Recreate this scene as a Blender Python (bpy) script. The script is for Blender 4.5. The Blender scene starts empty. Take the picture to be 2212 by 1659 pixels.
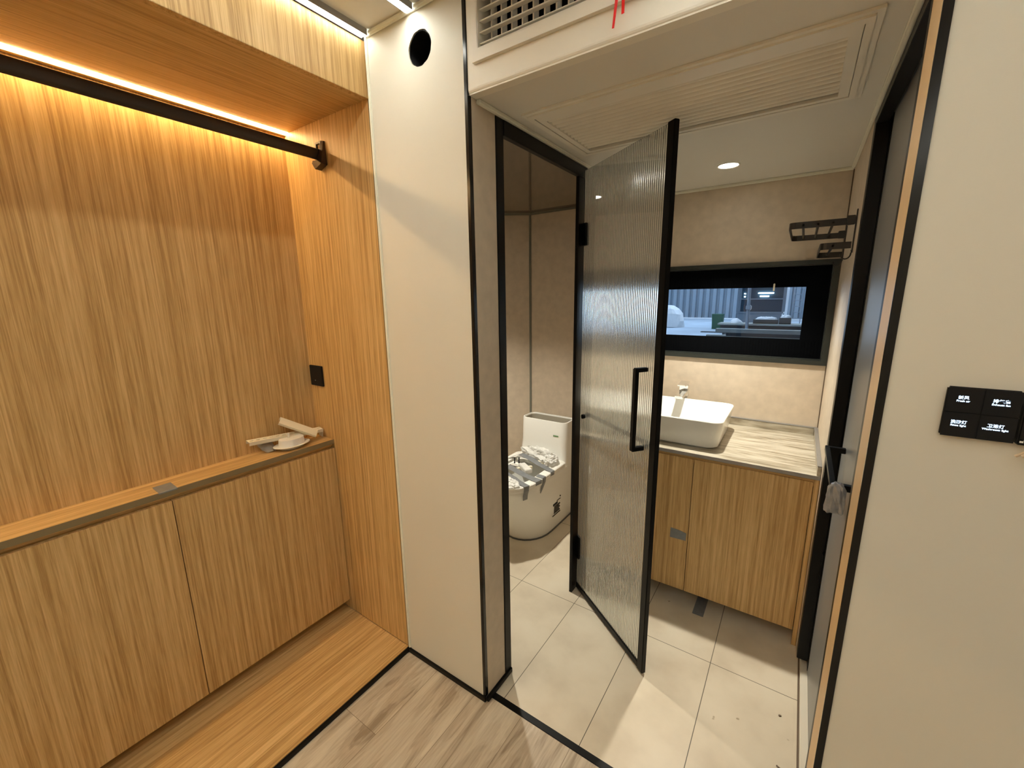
import bpy, bmesh, math, random
from mathutils import Vector, Matrix, noise
random.seed(7)
sc = bpy.context.scene
C = sc.collection
ZO = 1.4          # eye height: all heights below are written relative to the camera, floor = -1.4

# ------------------------------------------------------------------ camera
def cam_setup():
    R = Vector((0.82594081, 0.56362092, -0.01237915))
    U = Vector((-0.10453531, 0.17469169, 0.97905831))
    F = Vector((-0.55398028, 0.80735016, -0.20320328))
    cd = bpy.data.cameras.new('camera'); co = bpy.data.objects.new('camera', cd); C.objects.link(co)
    m = Matrix((R, U, -F)).transposed().to_4x4(); m.translation = Vector((0, 0, ZO)); co.matrix_world = m
    cd.sensor_fit = 'HORIZONTAL'; cd.sensor_width = 36.0; cd.lens = 900.09 / 2212 * 36.0
    cd.clip_start = 0.02; cd.clip_end = 200
    sc.camera = co
cam_setup()
# ------------------------------------------------------------------ world, view, large lights
w = bpy.data.worlds.new('world'); sc.world = w; w.use_nodes = True
w.node_tree.nodes['Background'].inputs[0].default_value = (0.35, 0.5, 0.8, 1)
w.node_tree.nodes['Background'].inputs[1].default_value = 0.02
sc.view_settings.view_transform = 'Standard'; sc.view_settings.look = 'None'
sc.view_settings.exposure = 0.88; sc.view_settings.gamma = 1.0; sc.view_settings.use_curve_mapping = False
sc.cycles.max_bounces = 12; sc.cycles.diffuse_bounces = 5; sc.cycles.transmission_bounces = 10
sc.cycles.sample_clamp_indirect = 4.0; sc.cycles.use_denoising = True
E_CEIL = 12.3      # ceiling led strips
E_NICHE = 46.0     # wardrobe led strip
E_DOWN = 20.0      # bathroom downlights
WARM = (1.0, 0.985, 0.87)
WARM2 = (1.0, 0.66, 0.30)
DOWNC = (1.0, 0.95, 0.82)
E_SPOT = 56.0
def area(name, loc, sx, sy, power, col):
    l = bpy.data.lights.new(name, 'AREA'); l.shape = 'RECTANGLE'; l.size = sx; l.size_y = sy; l.energy = power; l.color = col
    o = bpy.data.objects.new(name, l); C.objects.link(o); o.location = loc
    return o
area('workshop_light', (-6, 15, 8.0), 14, 5, 900, (0.50, 0.68, 0.92))
area('workshop_light', (-5, 28, 8.0), 16, 5, 1050, (0.50, 0.68, 0.92))

# ------------------------------------------------------------------ materials
MATS = {}
def mat(name, col, rough=0.5, metal=0.0, spec=0.5, bump=None, mottling=None, emit=None, coat=0, trans=0, ior=1.45, alpha=1, sheen=0):
    m = bpy.data.materials.new(name); m.use_nodes = True; nt = m.node_tree; b = nt.nodes['Principled BSDF']
    b.inputs['Base Color'].default_value = (*col, 1); b.inputs['Roughness'].default_value = rough
    b.inputs['Metallic'].default_value = metal; b.inputs['Specular IOR Level'].default_value = spec
    b.inputs['Coat Weight'].default_value = coat; b.inputs['Transmission Weight'].default_value = trans
    b.inputs['IOR'].default_value = ior; b.inputs['Alpha'].default_value = alpha
    if emit: b.inputs['Emission Color'].default_value = (*emit[0], 1); b.inputs['Emission Strength'].default_value = emit[1]
    tc = nt.nodes.new('ShaderNodeTexCoord')
    n = nt.nodes.new('ShaderNodeTexNoise'); nt.links.new(tc.outputs['Object'], n.inputs['Vector'])
    sc_, amt = mottling or (6.0, 0.04)
    n.inputs['Scale'].default_value = sc_; n.inputs['Detail'].default_value = 6
    r = nt.nodes.new('ShaderNodeMapRange'); r.inputs[1].default_value = 0.3; r.inputs[2].default_value = 0.7
    r.inputs[3].default_value = 1 - amt; r.inputs[4].default_value = 1 + amt
    nt.links.new(n.outputs['Fac'], r.inputs[0])
    mx = nt.nodes.new('ShaderNodeMix'); mx.data_type = 'RGBA'; mx.blend_type = 'MULTIPLY'; mx.inputs[0].default_value = 1
    mx.inputs[6].default_value = (*col, 1); nt.links.new(r.outputs[0], mx.inputs[7])
    nt.links.new(mx.outputs[2], b.inputs['Base Color'])
    if bump:
        n2 = nt.nodes.new('ShaderNodeTexNoise'); nt.links.new(tc.outputs['Object'], n2.inputs['Vector'])
        n2.inputs['Scale'].default_value = bump[0]; n2.inputs['Detail'].default_value = 4
        bp = nt.nodes.new('ShaderNodeBump'); bp.inputs['Strength'].default_value = bump[1]; bp.inputs['Distance'].default_value = 0.002
        nt.links.new(n2.outputs['Fac'], bp.inputs['Height']); nt.links.new(bp.outputs[0], b.inputs['Normal'])
    MATS[name] = m
    return m
def ramp(nt, stops):
    r = nt.nodes.new('ShaderNodeValToRGB'); e = r.color_ramp.elements
    e[0].position = stops[0][0]; e[0].color = (*stops[0][1], 1)
    e[1].position = stops[-1][0]; e[1].color = (*stops[-1][1], 1)
    for p, c in stops[1:-1]:
        x = e.new(p); x.color = (*c, 1)
    return r
def veneer(name, axis, dark, midc, light, rough=0.42):
    """straight grained reconstituted oak veneer, grain running along axis"""
    m = bpy.data.materials.new(name); m.use_nodes = True; nt = m.node_tree; b = nt.nodes['Principled BSDF']
    b.inputs['Roughness'].default_value = rough; b.inputs['Specular IOR Level'].default_value = 0.35
    tc = nt.nodes.new('ShaderNodeTexCoord')
    def noise_at(across, along, det, dist=0):
        mp = nt.nodes.new('ShaderNodeMapping'); s = [across] * 3; s['xyz'.index(axis)] = along; mp.inputs['Scale'].default_value = s
        nt.links.new(tc.outputs['Object'], mp.inputs[0])
        n = nt.nodes.new('ShaderNodeTexNoise'); n.inputs['Scale'].default_value = 1; n.inputs['Detail'].default_value = det
        n.inputs['Distortion'].default_value = dist; n.inputs['Roughness'].default_value = 0.65
        nt.links.new(mp.outputs[0], n.inputs['Vector']); return n
    a = noise_at(95, 1.1, 5); c = noise_at(330, 9, 3); d = noise_at(9, 0.5, 2)
    m1 = nt.nodes.new('ShaderNodeMix'); m1.data_type = 'FLOAT'; m1.inputs[0].default_value = 0.38
    nt.links.new(a.outputs['Fac'], m1.inputs[2]); nt.links.new(c.outputs['Fac'], m1.inputs[3])
    m2 = nt.nodes.new('ShaderNodeMix'); m2.data_type = 'FLOAT'; m2.inputs[0].default_value = 0.13
    nt.links.new(m1.outputs[0], m2.inputs[2]); nt.links.new(d.outputs['Fac'], m2.inputs[3])
    r = ramp(nt, [(0.40, dark), (0.495, midc), (0.60, light)])
    nt.links.new(m2.outputs[0], r.inputs[0]); nt.links.new(r.outputs[0], b.inputs['Base Color'])
    bp = nt.nodes.new('ShaderNodeBump'); bp.inputs['Strength'].default_value = 0.08; bp.inputs['Distance'].default_value = 0.001
    nt.links.new(m1.outputs[0], bp.inputs['Height']); nt.links.new(bp.outputs[0], b.inputs['Normal'])
    return m
VD, VM, VL = (0.40, 0.235, 0.082), (0.575, 0.365, 0.145), (0.72, 0.49, 0.225)
M_veneer = veneer('oak_veneer_vertical', 'z', VD, VM, VL)
M_veneer_y = veneer('oak_veneer_lengthwise', 'y', VD, VM, VL)
M_veneer_d = veneer('oak_veneer_edge', 'x', VD, VM, VL)
M_white = mat('warm_white_panel', (0.73, 0.70, 0.61), 0.5, mottling=(3, 0.015), bump=(500, 0.06))
M_ceil = mat('ceiling_white', (0.74, 0.72, 0.66), 0.55, mottling=(2, 0.015))
M_trimw = mat('cream_trim', (0.88, 0.87, 0.76), 0.4)
M_pvc = mat('grille_white', (0.82, 0.79, 0.71), 0.4)
M_black = mat('black_aluminium', (0.004, 0.0037, 0.0033), 0.4, spec=0.25)
M_blackm = mat('black_matt', (0.008, 0.008, 0.009), 0.6, spec=0.3)
M_blackw = mat('black_pleated_fabric', (0.0025, 0.003, 0.004), 0.9, spec=0.05)
M_blackg = mat('black_gloss_profile', (0.006, 0.006, 0.006), 0.18, spec=0.5)
M_bronze = mat('dark_bronze', (0.045, 0.033, 0.024), 0.42, metal=0.4)
M_grey = mat('grey_aluminium', (0.35, 0.35, 0.35), 0.35, metal=0.7)
M_greyfr = mat('grey_window_frame', (0.035, 0.04, 0.036), 0.35, metal=0.3)
M_chrome = mat('chrome', (0.85, 0.85, 0.85), 0.06, metal=1.0)
M_ceramic = mat('white_ceramic', (0.83, 0.82, 0.77), 0.12, spec=0.5, mottling=(2, 0.005))
M_ceramic_in = mat('unglazed_ceramic', (0.42, 0.38, 0.30), 0.6)
M_tape = mat('grey_cloth_tape', (0.20, 0.21, 0.22), 0.38, metal=0.15, mottling=(40, 0.1))
M_tapes = mat('silver_tape', (0.42, 0.43, 0.45), 0.3, metal=0.5, mottling=(60, 0.15))
M_red = mat('red_ribbon', (0.75, 0.01, 0.01), 0.5)
M_cream = mat('cream_plastic', (0.78, 0.72, 0.56), 0.4)
M_whitep = mat('white_plastic', (0.82, 0.80, 0.74), 0.35)
M_bag = mat('thin_plastic_film', (0.85, 0.84, 0.80), 0.28, alpha=0.72, spec=0.6, mottling=(30, 0.08))
M_foil = mat('crumpled_grey_film', (0.55, 0.54, 0.50), 0.3, metal=0.2)
M_rack = mat('dark_rack_metal', (0.022, 0.018, 0.013), 0.4)
M_wall = mat('beige_wall_panel', (0.60, 0.505, 0.39), 0.5, mottling=(26, 0.07), bump=(60, 0.1))
M_wallb = mat('beige_jamb_panel', (0.86, 0.64, 0.37), 0.45, mottling=(20, 0.03))
M_seam = mat('grey_seam_trim', (0.2, 0.2, 0.165), 0.4, metal=0.2)
M_brownl = mat('brown_seal_line', (0.12, 0.08, 0.05), 0.5)
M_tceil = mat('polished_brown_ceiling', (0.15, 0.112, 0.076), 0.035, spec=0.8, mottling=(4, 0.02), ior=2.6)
M_sil = mat('grey_silicone', (0.11, 0.11, 0.10), 0.5)
M_frost = mat('satin_glass', (0.26, 0.27, 0.27), 0.36, spec=1.0, mottling=(1.5, 0.03))
M_sill = mat('pale_stone_sill', (0.66, 0.61, 0.50), 0.4)
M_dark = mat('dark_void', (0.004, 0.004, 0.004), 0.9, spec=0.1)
def emis(name, col, s):
    m = bpy.data.materials.new(name); m.use_nodes = True; nt = m.node_tree
    for n in list(nt.nodes): nt.nodes.remove(n)
    e = nt.nodes.new('ShaderNodeEmission'); o = nt.nodes.new('ShaderNodeOutputMaterial')
    e.inputs[0].default_value = (*col, 1); e.inputs[1].default_value = s; nt.links.new(e.outputs[0], o.inputs[0]); return m
M_led = emis('ceiling_led_diffuser', WARM, E_CEIL * 1.45)
M_ledw = emis('fascia_led_diffuser', WARM, E_CEIL * 0.72)
M_ledf = emis('fill_led_diffuser', WARM, E_CEIL * 1.45)
M_ledr = emis('right_led_diffuser', WARM, E_CEIL * 0.95)
M_ledn = emis('wardrobe_led_diffuser', WARM2, E_NICHE)
M_down = emis('downlight_diffuser', DOWNC, E_DOWN)
M_key = emis('backlit_lettering', (0.55, 0.75, 1.0), 2.3)
M_cabin_glow = emis('reflection_and_indicator_glow', (0.7, 0.9, 1.0), 9.0)  # glow for the tube reflections and the indicator lamps
def glass(name, ior=1.5, rough=0.0, col=(1, 1, 1)):
    m = bpy.data.materials.new(name); m.use_nodes = True; nt = m.node_tree
    for n in list(nt.nodes): nt.nodes.remove(n)
    e = nt.nodes.new('ShaderNodeBsdfGlass'); o = nt.nodes.new('ShaderNodeOutputMaterial')
    e.inputs['IOR'].default_value = ior; e.inputs['Roughness'].default_value = rough; e.inputs['Color'].default_value = (*col, 1)
    nt.links.new(e.outputs[0], o.inputs[0]); return m
M_glass = glass('reeded_glass', 1.85, 0.17, (0.97, 0.98, 0.97))
def haze(m, amt):
    nt = m.node_tree; g = [n for n in nt.nodes if n.type == 'BSDF_GLASS'][0]; o = [n for n in nt.nodes if n.type == 'OUTPUT_MATERIAL'][0]
    d = nt.nodes.new('ShaderNodeBsdfDiffuse'); t = nt.nodes.new('ShaderNodeBsdfTranslucent'); d.inputs[0].default_value = (0.9, 0.9, 0.86, 1); t.inputs[0].default_value = (0.9, 0.9, 0.86, 1)
    a = nt.nodes.new('ShaderNodeMixShader'); a.inputs[0].default_value = 0.5; nt.links.new(d.outputs[0], a.inputs[1]); nt.links.new(t.outputs[0], a.inputs[2])
    b = nt.nodes.new('ShaderNodeMixShader'); b.inputs[0].default_value = amt; nt.links.new(g.outputs[0], b.inputs[1]); nt.links.new(a.outputs[0], b.inputs[2]); nt.links.new(b.outputs[0], o.inputs[0])
haze(M_glass, 0.10)
M_glass_s = glass('smooth_glass_face', 1.85, 0.0, (0.97, 0.98, 0.97))
haze(M_glass_s, 0.08)
def thin_glass():
    m = bpy.data.materials.new('window_pane_glass'); m.use_nodes = True; nt = m.node_tree
    for n in list(nt.nodes): nt.nodes.remove(n)
    t = nt.nodes.new('ShaderNodeBsdfTransparent'); g = nt.nodes.new('ShaderNodeBsdfGlossy'); g.inputs['Roughness'].default_value = 0.02
    f = nt.nodes.new('ShaderNodeFresnel'); f.inputs[0].default_value = 1.45
    x = nt.nodes.new('ShaderNodeMixShader'); o = nt.nodes.new('ShaderNodeOutputMaterial')
    nt.links.new(f.outputs[0], x.inputs[0]); nt.links.new(t.outputs[0], x.inputs[1]); nt.links.new(g.outputs[0], x.inputs[2])
    nt.links.new(x.outputs[0], o.inputs[0]); return m
M_pane = thin_glass()
def mathn(nt, op, a, b=None, c=None):
    n = nt.nodes.new('ShaderNodeMath'); n.operation = op
    for i, v in enumerate((a, b, c)):
        if v is None: continue
        if isinstance(v, (int, float)): n.inputs[i].default_value = v
        else: nt.links.new(v, n.inputs[i])
    return n.outputs[0]
def tile_mat():
    m = bpy.data.materials.new('cream_floor_tile'); m.use_nodes = True; nt = m.node_tree; b = nt.nodes['Principled BSDF']
    tc = nt.nodes.new('ShaderNodeTexCoord'); sp = nt.nodes.new('ShaderNodeSeparateXYZ'); nt.links.new(tc.outputs['Object'], sp.inputs[0])
    def edge(sock, o, wd):
        f = mathn(nt, 'FRACT', mathn(nt, 'DIVIDE', mathn(nt, 'SUBTRACT', sock, o), wd))
        dd = mathn(nt, 'MINIMUM', f, mathn(nt, 'SUBTRACT', 1.0, f))
        return mathn(nt, 'MULTIPLY', dd, wd)
    ex = edge(sp.outputs[0], -0.4383 - 20 * 0.2914, 0.2914); ey = edge(sp.outputs[1], 1.5534 - 20 * 0.6, 0.6)
    dm = mathn(nt, 'MINIMUM', ex, ey)
    g = nt.nodes.new('ShaderNodeMapRange'); g.inputs[1].default_value = 0.0008; g.inputs[2].default_value = 0.0016; g.clamp = True
    nt.links.new(dm, g.inputs[0])
    n = nt.nodes.new('ShaderNodeTexNoise'); n.inputs['Scale'].default_value = 5; n.inputs['Detail'].default_value = 8; nt.links.new(tc.outputs['Object'], n.inputs[0])
    r = ramp(nt, [(0.3, (0.55, 0.475, 0.36)), (0.55, (0.66, 0.585, 0.455)), (0.7, (0.69, 0.62, 0.49))]); nt.links.new(n.outputs['Fac'], r.inputs[0])
    # a few scuffs
    n3 = nt.nodes.new('ShaderNodeTexNoise'); n3.inputs['Scale'].default_value = 23; n3.inputs['Detail'].default_value = 2; nt.links.new(tc.outputs['Object'], n3.inputs[0])
    r3 = ramp(nt, [(0.74, (1, 1, 1)), (0.78, (0.55, 0.5, 0.42))]); nt.links.new(n3.outputs['Fac'], r3.inputs[0])
    mu = nt.nodes.new('ShaderNodeMix'); mu.data_type = 'RGBA'; mu.blend_type = 'MULTIPLY'; mu.inputs[0].default_value = 1
    nt.links.new(r.outputs[0], mu.inputs[6]); nt.links.new(r3.outputs[0], mu.inputs[7])
    mx = nt.nodes.new('ShaderNodeMix'); mx.data_type = 'RGBA'; mx.inputs[6].default_value = (0.10, 0.085, 0.06, 1)
    nt.links.new(g.outputs[0], mx.inputs[0]); nt.links.new(mu.outputs[2], mx.inputs[7]); nt.links.new(mx.outputs[2], b.inputs['Base Color'])
    b.inputs['Roughness'].default_value = 0.28; b.inputs['Specular IOR Level'].default_value = 0.4
    return m
M_tile = tile_mat()
def plank_mat():
    m = bpy.data.materials.new('grey_oak_vinyl_plank'); m.use_nodes = True; nt = m.node_tree; b = nt.nodes['Principled BSDF']
    tc = nt.nodes.new('ShaderNodeTexCoord'); sp = nt.nodes.new('ShaderNodeSeparateXYZ'); nt.links.new(tc.outputs['Object'], sp.inputs[0])
    W_, L_ = 0.183, 1.22; x0 = -1.0081 - 10 * W_
    col = mathn(nt, 'FLOOR', mathn(nt, 'DIVIDE', mathn(nt, 'SUBTRACT', sp.outputs[0], x0), W_))
    off = mathn(nt, 'MULTIPLY', mathn(nt, 'SUBTRACT', col, 9.0), 0.43)
    fx = mathn(nt, 'FRACT', mathn(nt, 'DIVIDE', mathn(nt, 'SUBTRACT', sp.outputs[0], x0), W_))
    yy = mathn(nt, 'DIVIDE', mathn(nt, 'SUBTRACT', mathn(nt, 'SUBTRACT', sp.outputs[1], 0.651 - 10 * L_), off), L_)
    fy = mathn(nt, 'FRACT', yy); row = mathn(nt, 'FLOOR', yy)
    dx = mathn(nt, 'MULTIPLY', mathn(nt, 'MINIMUM', fx, mathn(nt, 'SUBTRACT', 1.0, fx)), W_)
    dy = mathn(nt, 'MULTIPLY', mathn(nt, 'MINIMUM', fy, mathn(nt, 'SUBTRACT', 1.0, fy)), L_)
    g = nt.nodes.new('ShaderNodeMapRange'); g.inputs[1].default_value = 0.0003; g.inputs[2].default_value = 0.001
    nt.links.new(mathn(nt, 'MINIMUM', dx, dy), g.inputs[0])
    cb = nt.nodes.new('ShaderNodeCombineXYZ')
    nt.links.new(mathn(nt, 'MULTIPLY', sp.outputs[0], 17.0), cb.inputs[0])
    nt.links.new(mathn(nt, 'ADD', mathn(nt, 'MULTIPLY', sp.outputs[1], 2.2), mathn(nt, 'MULTIPLY', col, 7.3)), cb.inputs[1])
    nt.links.new(mathn(nt, 'ADD', mathn(nt, 'MULTIPLY', col, 3.1), mathn(nt, 'MULTIPLY', row, 5.7)), cb.inputs[2])
    n = nt.nodes.new('ShaderNodeTexNoise'); n.inputs['Scale'].default_value = 1; n.inputs['Detail'].default_value = 7; n.inputs['Distortion'].default_value = 0.9
    nt.links.new(cb.outputs[0], n.inputs['Vector'])
    wv = nt.nodes.new('ShaderNodeMath'); wv.operation = 'SINE'; nt.links.new(mathn(nt, 'MULTIPLY', n.outputs['Fac'], 60.0), wv.inputs[0])
    fine = mathn(nt, 'MULTIPLY', wv.outputs[0], 0.035)
    mp = nt.nodes.new('ShaderNodeMapping'); mp.inputs['Scale'].default_value = (160, 9, 1); nt.links.new(tc.outputs['Object'], mp.inputs[0])
    n2 = nt.nodes.new('ShaderNodeTexNoise'); n2.inputs['Scale'].default_value = 1; n2.inputs['Detail'].default_value = 4; nt.links.new(mp.outputs[0], n2.inputs['Vector'])
    tot = mathn(nt, 'ADD', mathn(nt, 'ADD', n.outputs['Fac'], fine), mathn(nt, 'MULTIPLY', mathn(nt, 'SUBTRACT', n2.outputs['Fac'], 0.5), 0.35))
    r = ramp(nt, [(0.30, (0.30, 0.24, 0.17)), (0.46, (0.46, 0.385, 0.29)), (0.6, (0.57, 0.50, 0.39)), (0.75, (0.66, 0.59, 0.47))]); nt.links.new(tot, r.inputs[0])
    mx = nt.nodes.new('ShaderNodeMix'); mx.data_type = 'RGBA'; mx.inputs[6].default_value = (0.17, 0.13, 0.09, 1)
    nt.links.new(g.outputs[0], mx.inputs[0]); nt.links.new(r.outputs[0], mx.inputs[7]); nt.links.new(mx.outputs[2], b.inputs['Base Color'])
    b.inputs['Roughness'].default_value = 0.45; b.inputs['Specular IOR Level'].default_value = 0.35
    return m
M_plank = plank_mat()
def stone_mat():
    m = bpy.data.materials.new('streaked_pale_stone'); m.use_nodes = True; nt = m.node_tree; b = nt.nodes['Principled BSDF']
    tc = nt.nodes.new('ShaderNodeTexCoord'); mp = nt.nodes.new('ShaderNodeMapping'); mp.inputs['Scale'].default_value = (7, 75, 30); nt.links.new(tc.outputs['Object'], mp.inputs[0])
    n = nt.nodes.new('ShaderNodeTexNoise'); n.inputs['Scale'].default_value = 1; n.inputs['Detail'].default_value = 6; n.inputs['Distortion'].default_value = 0.4; nt.links.new(mp.outputs[0], n.inputs['Vector'])
    r = ramp(nt, [(0.34, (0.22, 0.18, 0.12)), (0.48, (0.36, 0.315, 0.235)), (0.60, (0.48, 0.435, 0.345))]); nt.links.new(n.outputs['Fac'], r.inputs[0])
    nt.links.new(r.outputs[0], b.inputs['Base Color']); b.inputs['Roughness'].default_value = 0.3
    return m
M_stone = stone_mat()

# ------------------------------------------------------------------ geometry helpers
def TR(p): return Vector((p[0], p[1], p[2] + ZO))
class MB:
    def __init__(s): s.bm = bmesh.new()
    def _merge(s, b2, xf=None):
        if xf: bmesh.ops.transform(b2, matrix=xf, verts=b2.verts)
        me = bpy.data.meshes.new('tmp'); b2.to_mesh(me); b2.free(); s.bm.from_mesh(me); bpy.data.meshes.remove(me)
    def box(s, x0, x1, y0, y1, z0, z1, bev=0.0, seg=2, xf=None):
        b = bmesh.new(); x0, x1 = min(x0, x1), max(x0, x1); y0, y1 = min(y0, y1), max(y0, y1); z0, z1 = min(z0, z1), max(z0, z1)
        v = [b.verts.new((x, y, z)) for x in (x0, x1) for y in (y0, y1) for z in (z0, z1)]
        for f in ((0, 1, 3, 2), (4, 6, 7, 5), (0, 4, 5, 1), (2, 3, 7, 6), (0, 2, 6, 4), (1, 5, 7, 3)): b.faces.new([v[i] for i in f])
        if bev > 0: bmesh.ops.bevel(b, geom=list(b.edges), offset=bev, segments=seg, affect='EDGES', clamp_overlap=True)
        s._merge(b, xf); return s
    def tube(s, pts, r, seg=12, cap=True, ry=None):
        pts = [Vector(p) for p in pts]; b = bmesh.new(); rings = []
        up = Vector((0, 0, 1))
        for i, p in enumerate(pts):
            t = (pts[min(i + 1, len(pts) - 1)] - pts[max(i - 1, 0)]).normalized()
            a = t.cross(up)
            if a.length < 1e-3: a = t.cross(Vector((1, 0, 0)))
            a.normalize(); c = a.cross(t).normalized(); rr = r[i] if isinstance(r, (list, tuple)) else r; r2 = ry or rr
            rings.append([b.verts.new(p + a * math.cos(2 * math.pi * k / seg) * rr + c * math.sin(2 * math.pi * k / seg) * (r2 if ry else rr)) for k in range(seg)])
        for i in range(len(rings) - 1):
            for k in range(seg): b.faces.new((rings[i][k], rings[i][(k + 1) % seg], rings[i + 1][(k + 1) % seg], rings[i + 1][k]))
        if cap: b.faces.new(rings[0][::-1]); b.faces.new(rings[-1])
        s._merge(b); return s
    def bar(s, p0, p1, wd, ht, up=(0, 0, 1), bev=0.0):
        p0 = Vector(p0); p1 = Vector(p1); t = (p1 - p0); L = t.length; t.normalize(); u = Vector(up); a = t.cross(u).normalized(); c = a.cross(t).normalized()
        m = Matrix((a, t, c)).transposed().to_4x4(); m.translation = p0
        return s.box(-wd / 2, wd / 2, 0, L, -ht / 2, ht / 2, bev, xf=m)
    def loft(s, rings, cap0=True, cap1=True, close=True):
        b = bmesh.new(); R = [[b.verts.new(p) for p in r] for r in rings]; n = len(R[0])
        for i in range(len(R) - 1):
            for k in range(n if close else n - 1): b.faces.new((R[i][k], R[i][(k + 1) % n], R[i + 1][(k + 1) % n], R[i + 1][k]))
        if cap0: b.faces.new(R[0][::-1])
        if cap1: b.faces.new(R[-1])
        bmesh.ops.recalc_face_normals(b, faces=b.faces)
        s._merge(b); return s
    def lathe(s, prof, c, seg=32, axis='z'):
        rings = []
        for r, h in prof:
            ring = []
            for k in range(seg):
                a = 2 * math.pi * k / seg
                if axis == 'z': ring.append((c[0] + r * math.cos(a), c[1] + r * math.sin(a), c[2] + h))
                elif axis == 'y': ring.append((c[0] + r * math.cos(a), c[1] + h, c[2] + r * math.sin(a)))
                else: ring.append((c[0] + h, c[1] + r * math.cos(a), c[2] + r * math.sin(a)))
            rings.append(ring)
        return s.loft(rings)
    def ribbon(s, pts, wdir, wd, th=0.0006):
        """thin strip following pts, width along wdir (one or per point)"""
        b = bmesh.new(); rows = []
        for i, p in enumerate(pts):
            p = Vector(p); d = Vector(wdir[i] if isinstance(wdir, list) else wdir).normalized() * (wd[i] if isinstance(wd, list) else wd) / 2
            t = (Vector(pts[min(i + 1, len(pts) - 1)]) - Vector(pts[max(i - 1, 0)])).normalized(); n = t.cross(d).normalized() * th
            rows.append([b.verts.new(p - d), b.verts.new(p + d), b.verts.new(p + d + n), b.verts.new(p - d + n)])
        for i in range(len(rows) - 1):
            for k in range(4): b.faces.new((rows[i][k], rows[i][(k + 1) % 4], rows[i + 1][(k + 1) % 4], rows[i + 1][k]))
        b.faces.new(rows[0][::-1]); b.faces.new(rows[-1]); bmesh.ops.recalc_face_normals(b, faces=b.faces)
        s._merge(b); return s
    def build(s, name, m, parent=None, smooth=False, origin=None):
        bm = s.bm; bmesh.ops.translate(bm, vec=(0, 0, ZO), verts=bm.verts)
        if parent is not None: o0 = parent.get('_o'); o0 = Vector(o0)
        elif origin is not None: o0 = TR(origin)
        else: o0 = Vector((0, 0, 0))
        bmesh.ops.translate(bm, vec=-o0, verts=bm.verts)
        me = bpy.data.meshes.new(name); bm.to_mesh(me); bm.free()
        me.materials.append(m)
        if smooth:
            for p in me.polygons: p.use_smooth = True
            try: me.set_sharp_from_angle(angle=math.radians(35))
            except Exception: pass
        o = bpy.data.objects.new(name, me); C.objects.link(o)
        if parent is not None: o.parent = parent; o['_o'] = list(o0)
        else: o.location = o0; o['_o'] = list(o0)
        return o
def thing(name, label, cat, loc, group=None, kind=None):
    o = bpy.data.objects.new(name, None); C.objects.link(o); p = TR(loc); o.location = p; o['_o'] = list(p); o.empty_display_size = 0.05
    return tag(o, label, cat, group, kind)
def tag(o, label, cat, group=None, kind=None):
    o['label'] = label; o['category'] = cat
    if group: o['group'] = group
    if kind: o['kind'] = kind
    return o
def struct(name, mb, m, label, cat, parent=None):
    return tag(mb.build(name, m), label, cat, kind='structure')
def hole_panel(mb, axis, a0, a1, z0, z1, ha0, ha1, hz0, hz1, t0, t1):
    """panel with a rectangular hole; axis 'y': spans x and z, thickness t0..t1 in y"""
    for (p, q, r, s_) in ((a0, ha0, z0, z1), (ha1, a1, z0, z1), (ha0, ha1, z0, hz0), (ha0, ha1, hz1, z1)):
        if q - p < 1e-5 or s_ - r < 1e-5: continue
        if axis == 'y': mb.box(p, q, t0, t1, r, s_)
        elif axis == 'x': mb.box(t0, t1, p, q, r, s_)
        else: mb.box(p, q, r, s_, t0, t1)
    return mb

# key planes
FL = -1.4; XN = -1.6766; XC = -1.5552; XF = -1.1736; YE = 0.9463; XP = -0.7765; XR = 0.125; YB = 2.3715; ZB = 0.5194; ZC = 0.78
ZN = 0.6105; YF = -2.2; XRR = 2.2; XT = -1.92

# ================================================================== STRUCTURE
struct('floor', MB().box(-1.74, XRR + 0.1, YF - 0.1, YE + 0.02, FL - 0.08, FL), M_plank, 'grey oak plank floor of the main room', 'floor')
struct('floor', MB().box(XT - 0.1, 1.4, YE + 0.02, YB + 0.1, FL - 0.08, FL), M_tile, 'cream tiled bathroom floor with thin brown joints', 'floor')
struct('ceiling', MB().box(XF - 0.6, XRR + 0.1, YF - 0.1, YE + 0.03, ZC, ZC + 0.08), M_ceil, 'white ceiling of the main room above the strip lights', 'ceiling')
# bathroom ceiling with the louvre opening and the two downlight holes
VX0, VX1, VY0, VY1 = -0.6835, 0.022, 1.195, 1.512
bc = MB(); hole_panel(bc, 'z', XP - 0.0, XR + 0.05, YE + 0.03, YB + 0.02, VX0, VX1, VY0, VY1, ZB, ZB + 0.03)
struct('ceiling', bc, M_ceil, 'cream bathroom ceiling around the louvred fan grille', 'ceiling')
struct('ceiling', MB().box(XT - 0.1, XP - 0.001, YE + 0.03, YB + 0.02, ZB, ZB + 0.03), M_tceil, 'dark polished ceiling panel over the toilet', 'ceiling')
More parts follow.
